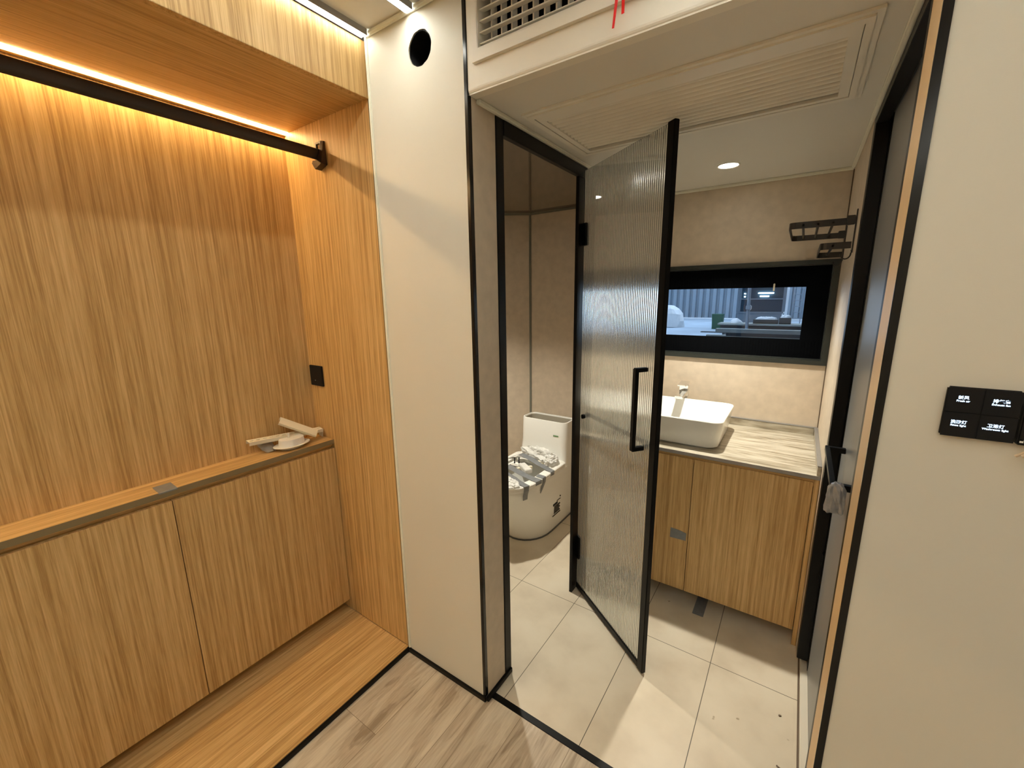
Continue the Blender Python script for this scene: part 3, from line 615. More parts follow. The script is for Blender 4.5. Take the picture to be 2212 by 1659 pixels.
# ================================================================== CEILING LOUVRE PANEL
lv = thing('fan_grille', 'wide louvred exhaust fan grille in the cream bathroom ceiling', 'grille', (-0.33, 1.35, ZB))
f = MB(); hole_panel(f, 'z', -0.728, 0.0726, 1.125, 1.560, -0.716, 0.060, 1.137, 1.548, ZB - 0.006, ZB - 0.0002)
hole_panel(f, 'z', -0.716, 0.060, 1.137, 1.548, -0.704, 0.046, 1.158, 1.530, ZB - 0.010, ZB - 0.0002)
hole_panel(f, 'z', -0.702, 0.044, 1.160, 1.528, VX0 + 0.0, VX1 - 0.0, VY0 + 0.0, VY1, ZB - 0.0085, ZB + 0.004)
f.build('grille_frame', M_pvc, lv)
ls = MB(); NS = 12; pitch = (VY1 - VY0 - 0.012) / NS
for k in range(NS):
    y = VY0 + pitch * (k + 0.5); rg = []
    for x in (VX0, VX1):
        bot = [(x, y + 0.0092 * math.sin(t), ZB + 0.010 - 0.0165 * math.cos(t) - 0.0035 * math.sin(t)) for t in [math.radians(-90 + 15 * i) for i in range(13)]]
        rg.append(bot + [(x, y + 0.0092, ZB + 0.014), (x, y - 0.0092, ZB + 0.014)])
    ls.loft(rg)
ls.build('louvres', M_pvc, lv, True)
MB().box(VX0 - 0.01, VX1 + 0.01, VY0 - 0.01, VY1 + 0.01, ZB + 0.031, ZB + 0.05).build('fan_housing', M_dark, lv)
# downlights
def downlight(x, y, label):
    t = thing('downlight', label, 'ceiling light', (x, y, ZB), 'round recessed downlights')
    MB().lathe([(0.036, 0.002), (0.036, -0.001), (0.040, -0.0035), (0.0445, -0.0015), (0.0445, -0.0002)], (x, y, ZB), 40).bm.free()
    m = MB(); rg = []
    for r, h in ((0.0365, -0.0002), (0.0365, -0.003), (0.039, -0.0042), (0.043, -0.0035), (0.0445, -0.0002)):
        rg.append([(x + r * math.cos(2 * math.pi * k / 40), y + r * math.sin(2 * math.pi * k / 40), ZB + h) for k in range(40)])
    m.loft(rg, False, False); m.build('ring', M_pvc, t, True)
    MB().lathe([(0.0364, -0.0022), (0.0364, -0.0004)], (x, y, ZB), 40).build('diffuser', M_down, t)
    l = bpy.data.lights.new('downlight_beam', 'SPOT'); l.energy = E_SPOT; l.color = DOWNC; l.spot_size = math.radians(88); l.spot_blend = 1.0; l.shadow_soft_size = 0.022
    lo = bpy.data.objects.new('downlight_beam', l); C.objects.link(lo); lo.parent = t; lo.location = (0, 0, -0.028)
downlight(-0.306, 2.03, 'small round downlight in the cream ceiling above the washbasin')
downlight(-1.36, 1.67, 'small round downlight above the toilet behind the black door frame')

# ================================================================== WINDOW
wn = thing('window_1', 'low wide window with grey frame and black surround above the washbasin', 'window', (-0.32, YB, WZ0), kind='structure')
f = MB(); hole_panel(f, 'y', WX0 - 0.002, WX1 + 0.0095, WZ0 - 0.003, WZ1 + 0.003, WX0 + 0.020, WX1 - 0.012, WZ0 + 0.018, WZ1 - 0.016, YB - 0.010, YB - 0.0003)
hole_panel(f, 'y', WX0 + 0.001, WX1 - 0.001, WZ0 + 0.001, WZ1 - 0.001, WX0 + 0.024, WX1 - 0.016, WZ0 + 0.022, WZ1 - 0.020, YB - 0.0002, YB + 0.055)
f.build('window_frame', M_greyfr, wn)
GX = (-0.655, 0.0098); GZ = (-0.2116, 0.0315)
f = MB(); hole_panel(f, 'y', WX0 + 0.024, WX1 - 0.016, WZ0 + 0.022, WZ1 - 0.020, GX[0], GX[1], GZ[0], GZ[1], YB + 0.030, YB + 0.036)
for k in range(66):
    x = WX0 + 0.03 + k * 0.0125
    if x < WX1 - 0.02:
        f.box(x, x + 0.004, YB + 0.0285, YB + 0.0301, WZ0 + 0.022, GZ[0] - 0.004); f.box(x, x + 0.004, YB + 0.0285, YB + 0.0301, GZ[1] + 0.004, WZ1 - 0.020)
f.build('black_surround', M_blackw, wn)
MB().box(GX[0] - 0.004, GX[1] + 0.004, YB + 0.0365, YB + 0.0395, GZ[0] - 0.004, GZ[1] + 0.004).build('pane', M_pane, wn)
MB().box(-0.1205, -0.1135, YB + 0.018, YB + 0.0285, 0.014, 0.050, 0.002).build('catch', M_cream, wn)
# ================================================================== WASHSTAND
YC = 1.8247
va = thing('vanity_cabinet', 'wall-hung oak veneer washstand cabinet below the window', 'cabinet', (-0.33, 2.1, -1.33))
b = MB(); b.box(XP + 0.001, XR - 0.001, YC + 0.021, YB - 0.001, -1.330, -0.705); b.box(XP + 0.001, XR - 0.016, YC + 0.006, YC + 0.022, -0.705, -0.672); b.box(XP + 0.001, XR - 0.001, YC + 0.022, YB - 0.001, -0.705, -0.672)
b.build('carcass', M_veneer_d, va)
for x0, x1 in ((XP + 0.002, -0.3125), (-0.3095, 0.106)):
    MB().box(x0, x1, YC, YC + 0.0195, -1.3295, -0.6893, 0.001).build('cabinet_door', M_veneer, va)
fl = MB().box(0.1085, XR - 0.001, YC + 0.001, YC + 0.021, -1.398, -0.672, 0.0006).build('filler_strip', M_veneer, va)
MB().ribbon([(-0.3862, YC - 0.0005, -1.056), (-0.345, YC - 0.0007, -1.0565), (-0.318, YC - 0.0012, -1.063)], (0, 0, 1), [0.048, 0.046, 0.032]).bm.free()
tm = MB().ribbon([(-0.3862, YC - 0.0008, -1.056), (-0.345, YC - 0.0010, -1.0565), (-0.318, YC - 0.0018, -1.059)], (0.02, 0, 1), [0.048, 0.044, 0.036])
tag(tm.build('tape_piece', M_tape, None, False, (-0.35, YC, -1.06)), 'grey tape piece stuck across the washstand door gap', 'tape')
tg = MB().box(-0.262, -0.2165, 1.790, 2.05, FL + 0.0004, FL + 0.0012)
tag(tg.build('floor_tape', M_tape, None, False, (-0.24, 1.9, FL)), 'dark grey tape strip on the tiles under the washstand', 'tape')
ctp = thing('countertop', 'streaked pale stone washstand top with low upstands', 'countertop', (-0.33, 2.1, -0.672))
MB().box(XP + 0.0005, XR - 0.001, 1.812, YB - 0.001, -0.6715, -0.6586, 0.001).build('slab', M_stone, ctp)
MB().box(XP + 0.0005, XR - 0.014, YB - 0.016, YB - 0.001, -0.6586, -0.624, 0.001).build('rear_upstand', M_stone, ctp)
MB().box(XR - 0.013, XR - 0.001, 1.815, YB - 0.001, -0.6586, -0.624, 0.001).build('side_upstand', M_stone, ctp)
e_ = MB(); e_.box(XP + 0.0005, XR - 0.014, YB - 0.017, YB - 0.0005, -0.6238, -0.6195, 0.001); e_.box(XR - 0.0145, XR - 0.0005, 1.815, YB - 0.001, -0.6238, -0.6195, 0.001); e_.box(XP + 0.0005, XR - 0.001, 1.8095, 1.8118, -0.6725, -0.6580)
e_.build('metal_edging', M_grey, ctp)

def rrect(cx, cy, hx, hy, r, z, n=8):
    pts = []
    for (sx, sy, a0) in ((1, 1, 0), (-1, 1, 90), (-1, -1, 180), (1, -1, 270)):
        for k in range(n + 1):
            a = math.radians(a0 + 90 * k / n); pts.append((cx + sx * (hx - r) + r * math.cos(a), cy + sy * (hy - r) + r * math.sin(a), z))
    return pts
bx, by = -0.452, 2.068
bs = thing('wash_basin', 'white rectangular countertop washbasin with rounded corners', 'wash basin', (bx, by, -0.6586))
zb = -0.6584
m = MB(); m.loft([rrect(bx, by, 0.205, 0.165, 0.045, zb + 0.001), rrect(bx, by, 0.214, 0.174, 0.05, zb + 0.008), rrect(bx, by, 0.222, 0.184, 0.05, zb + 0.05), rrect(bx, by, 0.231, 0.197, 0.045, zb + 0.121), rrect(bx, by, 0.232, 0.198, 0.045, zb + 0.127),
    rrect(bx, by, 0.230, 0.196, 0.043, zb + 0.130), rrect(bx, by, 0.223, 0.189, 0.04, zb + 0.130), rrect(bx, by, 0.220, 0.186, 0.038, zb + 0.126), rrect(bx, by, 0.212, 0.176, 0.04, zb + 0.05), rrect(bx, by, 0.195, 0.16, 0.05, zb + 0.025), rrect(bx, by, 0.10, 0.08, 0.04, zb + 0.018)])
m.build('bowl', M_ceramic, bs, True)
MB().lathe([(0.024, 0.0), (0.024, 0.003), (0.018, 0.005)], (bx, by, zb + 0.0185), 28).build('waste', M_chrome, bs, True)
fa = thing('faucet', 'square chrome mixer tap behind the washbasin', 'faucet', (-0.470, 2.310, zb))
tx, ty = -0.470, 2.312
MB().box(tx - 0.021, tx + 0.021, ty - 0.020, ty + 0.020, zb + 0.0005, -0.4655, 0.003).build('body', M_chrome, fa)
m = MB(); m.loft([[(tx - 0.021, ty - 0.01, -0.515), (tx + 0.021, ty - 0.01, -0.515), (tx + 0.021, ty - 0.01, -0.492), (tx - 0.021, ty - 0.01, -0.492)], [(tx - 0.018, ty - 0.125, -0.518), (tx + 0.018, ty - 0.125, -0.518), (tx + 0.018, ty - 0.125, -0.505), (tx - 0.018, ty - 0.125, -0.505)]])
m.build('spout', M_chrome, fa)
m = MB(); m.box(tx - 0.016, tx + 0.016, ty - 0.016, ty + 0.016, -0.466, -0.459, 0.001)
m.loft([[(tx - 0.021, ty + 0.020, -0.459), (tx + 0.021, ty + 0.020, -0.459), (tx + 0.021, ty + 0.020, -0.449), (tx - 0.021, ty + 0.020, -0.449)], [(tx - 0.019, ty - 0.075, -0.462), (tx + 0.019, ty - 0.075, -0.462), (tx + 0.019, ty - 0.075, -0.456), (tx - 0.019, ty - 0.075, -0.456)]])
m.build('lever', M_chrome, fa)

# ================================================================== TOWEL RACK on the right wall (edge-on view)
tr = thing('towel_rack', 'dark folding towel rack with hooks high on the right bathroom wall', 'towel rack', (XR, 1.97, 0.10))
Y0, Y1 = 1.885, 2.315
def rail_loop(x_out, z, name, ys=(Y0, Y1), nb=3, hz=0.0225):
    m = MB(); pts = []
    # U shaped flat strip: out along y0, across, back along y1
    r = 0.02
    pl_ = [(XR - 0.006, ys[0]), (x_out + r, ys[0])] + [(x_out + r - r * math.sin(a), ys[0] + r - r * math.cos(a)) for a in [math.radians(t) for t in (30, 60, 90)]] + [(x_out + r - r * math.cos(a), ys[1] - r + r * math.sin(a)) for a in [math.radians(t) for t in (0, 30, 60)]] + [(x_out + r, ys[1]), (XR - 0.006, ys[1])]
    m.ribbon([(x, y, z) for x, y in pl_], (0, 0, 1), hz, 0.003)
    for k in range(nb):
        x = x_out + (XR - 0.02 - x_out) * (k + 1) / (nb + 1)
        m.tube([(x, ys[0], z), (x, ys[1], z)], 0.0042, 10)
    return m.build(name, M_rack, tr)
rail_loop(-0.067, 0.240, 'upper_shelf')
rail_loop(0.032, 0.162, 'lower_shelf', nb=1)
for y in (Y0, Y1):
    m = MB(); m.box(XR - 0.004, XR - 0.0004, y - 0.008, y + 0.008, 0.135, 0.277, 0.001); m.box(XR - 0.028, XR - 0.004, y - 0.009, y + 0.009, 0.228, 0.258, 0.002)
    m.build('wall_bracket', M_rack, tr)
for y in (Y0, Y1):
    MB().tube([(XR - 0.004, y, 0.145)] + [(XR - 0.018 + 0.014 * math.cos(a), y, 0.134 - 0.018 * math.sin(a)) for a in [math.pi * k / 10 for k in range(11)]], 0.0022, 8).build('hook', M_rack, tr, True)

# ================================================================== TOILET
to = thing('toilet', 'white one-piece toilet with tank lid missing and grey silicone foot', 'toilet', (-1.265, 2.0, FL))
cx = -1.268
def tring(z, yb, yf, hw, n=14, rb=0.03):
    """plan outline: square rear, round front"""
    pts = []; ym = yf + hw * 1.25
    for k in range(n + 1):
        a = math.pi * k / n; pts.append((cx + hw * math.cos(a), ym - (ym - yf) * math.sin(a) ** 0.9, z))
    for sx, a0 in ((-1, 180), (1, 90)):
        rr_ = []
        for k in range(5):
            a = math.radians((180 - 90 * k / 4) if sx < 0 else (90 - 90 * k / 4)); rr_.append((cx + sx * (hw - rb) + rb * math.cos(a), yb - rb + rb * math.sin(a), z))
        pts += rr_
    return pts
m = MB(); m.loft([tring(FL + 0.004, 2.325, 1.845, 0.150), tring(FL + 0.03, 2.325, 1.825, 0.154), tring(-1.28, 2.325, 1.77, 0.160), tring(-1.16, 2.325, 1.705, 0.166), tring(-1.07, 2.325, 1.665, 0.170), tring(-1.035, 2.325, 1.650, 0.172), tring(-1.028, 2.325, 1.652, 0.170),
    tring(-1.026, 2.20, 1.70, 0.130), tring(-1.06, 2.18, 1.72, 0.120), tring(-1.20, 2.10, 1.80, 0.07)])
m.build('pedestal', M_ceramic, to, True)
def trr(z, y0, y1, hw, r): return rrect(cx, (y0 + y1) / 2, hw, (y1 - y0) / 2, r, z, 5)
m = MB(); m.loft([trr(-1.03, 2.150, 2.326, 0.168, 0.03), trr(-1.00, 2.165, 2.328, 0.166, 0.035), trr(-0.90, 2.178, 2.330, 0.163, 0.038), trr(-0.762, 2.184, 2.330, 0.161, 0.038), trr(-0.757, 2.186, 2.328, 0.159, 0.036),
    trr(-0.757, 2.193, 2.321, 0.152, 0.03), trr(-0.765, 2.195, 2.319, 0.150, 0.03)], True, False)
m.build('tank', M_ceramic, to, True)
m = MB(); m.loft([trr(-0.765, 2.195, 2.319, 0.150, 0.03), trr(-0.93, 2.20, 2.315, 0.145, 0.03)][::-1], True, False); m.build('tank_inside', M_ceramic_in, to, True)
m = MB(); O = [tring(-1.0245, 2.170, 1.642, 0.176), tring(-1.010, 2.170, 1.640, 0.178), tring(-1.006, 2.168, 1.644, 0.175)]
I = [tring(-1.006, 2.10, 1.715, 0.112), tring(-1.0245, 2.10, 1.715, 0.112)]
m.loft(O + I + [O[0]], False, False); m.build('seat', M_whitep, to, True)
m = MB(); O = [tring(-1.0045, 2.172, 1.636, 0.179), tring(-0.994, 2.172, 1.636, 0.179), tring(-0.990, 2.168, 1.642, 0.174)]
I = [tring(-0.990, 2.12, 1.690, 0.128), tring(-1.003, 2.12, 1.690, 0.128)]
m.loft(O + I + [O[0]], False, False); m.build('seat_ring', M_whitep, to, True)
MB().loft([tring(FL + 0.0005, 2.332, 1.836, 0.157), tring(FL + 0.007, 2.331, 1.838, 0.155)]).build('silicone_foot', M_sil, to, True)
st = MB().box(-1.189, -1.153, 2.1735, 2.1745, -0.8465, -0.8395); 
gs = MB().box(-1.189, -1.153, 2.1775, 2.1786, -0.8465, -0.8395).build('green_sticker', mat('green_sticker', (0.14, 0.30, 0.13), 0.4, mottling=(120, 0.5)), to); st.bm.free()
lb = MB(); X_ = cx + 0.1655
def lbar(y0, y1, z0, z1): 
    dxz = lambda z: 0.1625 + (z + 1.28) / 0.12 * 0.006
    lb.box(cx + dxz(z0) - 0.005, cx + dxz(z0) + 0.0002, y0, y1, z0, z1)
lbar(2.03, 2.125, -1.302, -1.297); lbar(2.030, 2.085, -1.232, -1.219)
for k in range(8): lbar(2.045, 2.120 - 0.006 * (k % 3), -1.288 + k * 0.0068, -1.2857 + k * 0.0068)
lbar(2.075, 2.120, -1.214, -1.211); lbar(2.112, 2.120, -1.200, -1.192)
lb.build('printed_label', M_blackm, to)
# things taped on the seat
def blob(name, c, s, m, label, cat, seed, amp=0.25, sub=3, smooth=False, group=None):
    b = bmesh.new(); bmesh.ops.create_icosphere(b, subdivisions=sub, radius=1.0)
    for v in b.verts:
        p = v.co.copy(); q = Vector((seed * 3.1, seed * 1.7, 0))
        d = 1 + amp * (noise.noise(p * 2.2 + q) + 0.6 * noise.noise(p * 5.0 + q) + 0.35 * abs(noise.noise(p * 9 + q)))
        v.co = Vector((c[0] + p.x * d * s[0], c[1] + p.y * d * s[1], c[2] + max(p.z, -0.75) * d * s[2]))
    mm = MB(); mm._merge(b); return tag(mm.build(name, m, None, smooth, (c[0], c[1], c[2] - s[2])), label, cat, group)
zs = -0.990
blob('plastic_bag', (-1.255, 2.115, zs + 0.032), (0.11, 0.036, 0.042), M_bag, 'crumpled clear plastic bag lying against the toilet tank', 'plastic bag', 1, 0.5, 4)
blob('plastic_bag', (-1.160, 2.085, zs + 0.024), (0.045, 0.055, 0.030), M_bag, 'flattened milky plastic bag at the right rear of the toilet seat', 'plastic bag', 2, 0.4, 4)
blob('plastic_bag', (-1.215, 1.705, zs + 0.014), (0.060, 0.050, 0.018), M_bag, 'white plastic bag at the front of the toilet seat', 'plastic bag', 4, 0.4, 4)
rows = []
for i in range(5):
    rows.append([(-1.345 + 0.05 * v / 4 + 0.008 * math.sin(i * 2 + v), 2.125 + 0.012 * math.sin(v * 1.7 + i), zs + 0.03 + 0.042 * i / 4 + 0.004 * math.sin(v * 3)) for v in range(5)])
crumple(rows, 'plastic_film', M_bag, 'upright scrap of clear film sticking up behind the toilet seat', 'plastic film', origin=(-1.32, 2.125, zs + .03))
wb = MB(); wm = Matrix.Translation((-1.235, 1.925, zs + 0.012)) @ Matrix.Rotation(math.radians(-35), 4, 'Z')
wb.box(-0.055, 0.055, -0.022, 0.022, -0.012, 0.012, 0.003, xf=wm)
tag(wb.build('wrapped_packet', M_bag, None, False, (-1.235, 1.925, zs)), 'long white wrapped packet lying across the toilet seat', 'packet')
wb = MB(); wm = Matrix.Translation((-1.262, 1.935, zs - 0.002)) @ Matrix.Rotation(math.radians(52), 4, 'Z')
wb.box(-0.062, 0.062, -0.009, 0.009, -0.006, 0.010, 0.001, xf=wm)
tag(wb.build('plastic_bracket', M_cream, None, False, (-1.262, 1.935, zs - .008)), 'cream plastic bar beside the wrapped packet on the toilet', 'bracket')
def hinge_piece(x, y, rot, label):
    t = thing('seat_bracket', label, 'bracket', (x, y, zs))
    wm = Matrix.Translation((x, y, zs + 0.007)) @ Matrix.Rotation(math.radians(rot), 4, 'Z')
    MB().box(-0.035, 0.035, -0.018, 0.018, -0.0065, 0.0065, 0.003, xf=wm).build('plate', M_cream, t)
    c_ = wm @ Vector((0.012, 0, 0.0066)); MB().lathe([(0.006, 0.0), (0.006, 0.0006)], (c_.x, c_.y, c_.z), 16).build('screw_hole', M_dark, t)
hinge_piece(-1.275, 1.765, 30, 'cream bracket with round hole near the toilet seat front')
hinge_piece(-1.195, 2.060, 15, 'cream bracket with round hole near the toilet tank')
wsb = thing('bolt_pair', 'two upright black bolts on a white base on the toilet seat', 'bolts', (-1.318, 1.96, zs))
MB().box(-1.350, -1.286, 1.938, 1.982, zs - 0.004, zs + 0.012, 0.006).build('base', M_whitep, wsb)
for x, y in ((-1.330, 1.955), (-1.308, 1.970)): 
    MB().lathe([(0.005, 0), (0.0045, 0.006), (0.003, 0.008), (0.0032, 0.030), (0.0042, 0.031), (0.0042, 0.035)], (x, y, zs + 0.0115), 12).build('bolt', M_blackm, wsb, True)
# tape strips over the seat
ZT = [(-1.28, 1.77, 0.160), (-1.16, 1.705, 0.166), (-1.07, 1.665, 0.170), (-1.035, 1.650, 0.172), (-1.028, 1.642, 0.176), (-0.985, 1.636, 0.179)]
def side_x(y, z):
    z = max(min(z, -0.985), -1.28)
    for (z0, f0, h0), (z1, f1, h1) in zip(ZT, ZT[1:]):
        if z <= z1: t = (z - z0) / (z1 - z0); yf = f0 + (f1 - f0) * t; hw = h0 + (h1 - h0) * t; break
    ym = yf + hw * 1.25
    if y >= ym: return cx + hw
    sn = max(0.0, min(1.0, (ym - y) / (ym - yf))) ** (1 / 0.9); return cx + hw * math.sqrt(1 - sn * sn)
def strap(pts, wdir, wd_, label):
    m = MB().ribbon(pts, wdir, wd_, 0.0008); return tag(m.build('tape_strip', M_tape if 'rear' not in label else M_tapes, None, False, pts[0]), label, 'tape', 'tape strips over the toilet')
zt = zs + 0.0020
def down(y, z, o=0.003): return (side_x(y, z) + o, y, z)
strap([(-1.36, 1.78, zt + 0.004), (-1.30, 1.80, zt + .012), (-1.22, 1.775, zt + 0.010), (-1.165, 1.755, zt + 0.004)] + [down(1.745, zt + 0.0), down(1.743, zt - 0.010), down(1.742, zt - 0.030, 0.004), down(1.745, zt - 0.055, 0.004), down(1.750, zt - 0.085, 0.005)], (0.35, 1, 0), [0.04, 0.045, 0.04, 0.036, 0.034, 0.034, 0.034, 0.033, 0.030], 'grey tape strip over the front of the toilet seat and down its side')
strap([(-1.40, 1.88, zt + .002), (-1.33, 1.89, zt + 0.012), (-1.26, 1.86, zt + 0.016), (-1.18, 1.845, zt + 0.006)] + [down(1.835, zt, 0.001), down(1.833, zt - 0.008), down(1.832, zt - 0.020)], (0.2, 1, 0), [0.05, 0.05, 0.045, 0.04, 0.048, 0.048, 0.048], 'grey tape strip across the middle of the toilet seat')
strap([(-1.135, 1.895, zt + 0.001), down(1.893, zt, 0.0), down(1.892, zt - 0.008), down(1.890, zt - 0.030, 0.004), down(1.878, zt - 0.060, 0.004), down(1.862, zt - 0.085, 0.004)], [(0, 1, 0)] * 4 + [(0, 1, -.3), (0, 1, -.6)], [0.036, 0.036, 0.036, 0.032, 0.022, 0.008], 'curved grey tape strip hanging down the side of the toilet bowl')
strap([(-1.42, 2.03, zt + .002), (-1.36, 2.07, zt + 0.024), (-1.28, 2.05, zt + 0.020), (-1.19, 2.01, zt + 0.014)] + [down(1.99, zt, 0.001), down(1.985, zt - 0.008), down(1.983, zt - 0.022)], (0.2, 1, 0), [0.04, 0.042, 0.045, 0.04, 0.035, 0.035, 0.034], 'grey tape strip over the back of the toilet seat near the bag')

# ================================================================== TOUCH SWITCHES
def text_mesh(s, size, c, parent, name='key_text'):
    cu = bpy.data.curves.new(name, 'FONT'); cu.body = s; cu.size = size; cu.align_x = 'CENTER'; cu.align_y = 'CENTER'; cu.extrude = 0.00005; cu.offset = size * 0.012
    to_ = bpy.data.objects.new('t', cu); C.objects.link(to_); dg_ = bpy.context.evaluated_depsgraph_get(); me = bpy.data.meshes.new_from_object(to_.evaluated_get(dg_))
    bpy.data.objects.remove(to_); me.name = name; me.materials.clear(); me.materials.append(M_key)
    rot = Matrix.Rotation(math.radians(90), 4, 'X'); off = TR(c) - Vector(parent['_o'])
    me.transform(Matrix.Translation(off) @ rot); o = bpy.data.objects.new(name, me); C.objects.link(o); o.parent = parent; return o
sw = thing('touch_switch', 'square black four-key touch switch with lit lettering on the right wall', 'switch', (0.25, YE, -0.23))
px0, px1, pz0, pz1 = 0.2095, 0.2915, -0.2300, -0.1485
MB().box(px0, px1, YE - 0.0100, YE - 0.0004, pz0, pz1, 0.0025, 3).build('housing', M_blackm, sw)
mx_, mz_ = (px0 + px1) / 2, (pz0 + pz1) / 2; yk = YE - 0.0108
keys = [('新风', 'Fresh air', px0, mx_, mz_, pz1, 0.2285, -0.165), ('排气扇', 'Exhaust fan', mx_, px1, mz_, pz1, 0.2696, -0.1662), ('洗漱灯', 'Rinse light', px0, mx_, pz0, mz_, 0.2284, -0.2052), ('卫浴灯', 'Washroom light', mx_, px1, pz0, mz_, 0.2690, -0.2058)]
for zh, en, x0, x1, z0, z1, tx_, tz_ in keys:
    k = MB().box(x0 + 0.0006, x1 - 0.0006, yk - 0.0004, YE - 0.0099, z0 + 0.0006, z1 - 0.0006, 0.0003).build('key', M_blackm, sw)
    a = text_mesh(zh, 0.0062, (tx_, yk - 0.0006, tz_), k, 'chinese_lettering'); b = text_mesh(en, 0.0043, (tx_, yk - 0.0006, tz_ - 0.0053), k, 'english_lettering')
s2_ = thing('touch_switch', 'second black touch switch at the very right edge of the photo', 'switch', (0.34, YE, -0.23))
MB().box(0.2935, 0.3755, YE - 0.013, YE - 0.0004, -0.2305, -0.146, 0.002).build('housing', M_blackg, s2_)
mm = MB(); mm.box(0.2960, 0.3000, YE - 0.0137, YE - 0.0129, -0.2262, -0.2215); mm.box(0.2960, 0.3045, YE - 0.0137, YE - 0.0129, -0.2235, -0.2215); mm.build('printed_mark', M_whitep, s2_)
MB().box(0.3035, 0.307, YE - 0.0137, YE - 0.0129, -0.1930, -0.1900).build('printed_mark', M_whitep, s2_)
pgt = MB(); 
for a, b, r in (((0.2945, 0.930, -0.2475), (0.315, 0.925, -0.226), 0.0020), ((0.3005, 0.928, -0.2460), (0.322, 0.922, -0.228), 0.0028), ((0.3065, 0.926, -0.2445), (0.328, 0.920, -0.228), 0.003)):
    pgt.tube([a, b], r, 10)
pgt.box(0.312, 0.345, 0.914, YE - 0.0131, -0.234, -0.222, 0.003)
tag(pgt.build('hanging_tassel', mat('tan_cord', (0.62, 0.48, 0.33), 0.6), None, True, (0.31, 0.928, -0.24)), 'tan cord ends hanging below the second touch switch', 'cord')

# small debris on the bathroom floor
tg = MB().tube([(0.083, 1.268, FL + 0.003), (0.104, 1.258, FL + 0.004), (0.120, 1.262, FL + 0.004)], 0.0022, 8)
tag(tg.build('wood_splinter', M_brownl, None, False, (0.1, 1.26, FL)), 'small brown splinter on the tiles beside the sill', 'splinter')
tg = MB().lathe([(0.003, 0), (0.0045, 0.0015), (0.003, 0.003)], (0.085, 1.455, FL + 0.0002), 10)
tag(tg.build('crumb', M_brownl, None, False, (0.085, 1.455, FL)), 'tiny brown crumb on the tiles near the sill', 'crumb')

# ================================================================== WORKSHOP OUTSIDE THE WINDOW
M_of = mat('workshop_floor_paint', (0.42, 0.50, 0.58), 0.4, mottling=(0.6, 0.15))
M_ow = mat('corrugated_cladding', (0.23, 0.29, 0.345), 0.6, mottling=(0.4, 0.08))
M_oy = mat('machine_dark_glass', (0.03, 0.055, 0.08), 0.25, spec=0.6)
M_om = mat('machine_grey', (0.18, 0.22, 0.26), 0.5)
M_ob = mat('bin_green', (0.02, 0.10, 0.06), 0.6)
M_ot = mat('timber_grey', (0.26, 0.28, 0.26), 0.7, mottling=(2, 0.2))
M_od = mat('workshop_dark', (0.05, 0.055, 0.06), 0.7)
M_os = mat('white_sheet', (0.75, 0.78, 0.80), 0.6)
OF = -1.72
struct('floor', MB().box(-22, 16, YB + 0.5, 36, OF - 0.1, OF), M_of, 'pale blue workshop floor outside the window', 'floor')
cw = MB(); pts = []
x = -16.0; k = 0
rows0, rows1 = [], []
while x < 6:
    dy = (0, 0, 0.22, 0.22)[k % 4]; rows0.append((x, 34 + dy, OF)); rows1.append((x, 34 + dy, 9.0)); x += (0.22, 0.06, 0.12, 0.06)[k % 4]; k += 1
b = bmesh.new(); V0 = [b.verts.new(p) for p in rows0]; V1 = [b.verts.new(p) for p in rows1]; V2 = [b.verts.new((p[0], 34.3, p[2])) for p in rows0]; V3 = [b.verts.new((p[0], 34.3, p[2])) for p in rows1]
for i in range(len(V0) - 1): b.faces.new((V0[i], V0[i + 1], V1[i + 1], V1[i])); b.faces.new((V2[i + 1], V2[i], V3[i], V3[i + 1]))
cw._merge(b); struct('wall_workshop', cw, M_ow, 'blue-grey corrugated wall across the workshop', 'wall')
struct('trim_16', MB().box(-16, 6, 33.9, 33.99, OF, OF + 0.08), M_os, 'bright kerb line at the foot of the corrugated wall', 'trim')
mc = thing('machine_cabin', 'large dark glazed machine cabin across the workshop', 'machine', (-1.8, 26, OF))
m = MB(); m.box(-2.86, -0.80, 26.05, 28, OF, -1.0); m.box(-2.9, -0.74, 26.0, 28, -1.0, -0.90, 0.01); m.build('base', M_om, mc)
MB().box(-2.72, -0.78, 26.05, 27.9, -0.9, 1.2).build('glazed_body', M_oy, mc)
m = MB(); m.box(-2.86, -2.72, 26, 26.1, -0.9, 1.2); m.box(-0.82, -0.68, 26, 26.1, -0.9, 1.2); m.box(-2.9, -0.74, 25.98, 26.04, -0.27, -0.21); m.build('steel_frame', M_om, mc)
m = MB(); m.box(-1.95, -1.25, 25.98, 26.03, 0.04, 0.09); m.box(-1.86, -1.45, 25.98, 26.03, -0.13, -0.07); m.build('tube_reflection', M_cabin_glow, mc)  # reflections of the hall tube lights, put in as glowing bars
for z in (0.02, -0.14): MB().box(-2.60, -2.53, 25.98, 26.03, z, z + 0.05).build('indicator_lamp', M_cabin_glow, mc)
b = MB(); b.loft([rrect(-3.49, 24, 0.24, 0.24, 0.03, OF), rrect(-3.49, 24, 0.24, 0.24, 0.03, -1.55), rrect(-3.50, 24, 0.26, 0.26, 0.03, -0.99), rrect(-3.50, 24, 0.27, 0.27, 0.03, -0.96)])
tag(b.build('waste_bin', M_ob, None, False, (-3.49, 24, OF)), 'dark green bin standing on the workshop floor', 'bin')
b = MB()
ms = thing('draped_stack', 'pile under a pale crumpled sheet at the left of the window view', 'covered pile', (-6.3, 24, OF))
rg = []
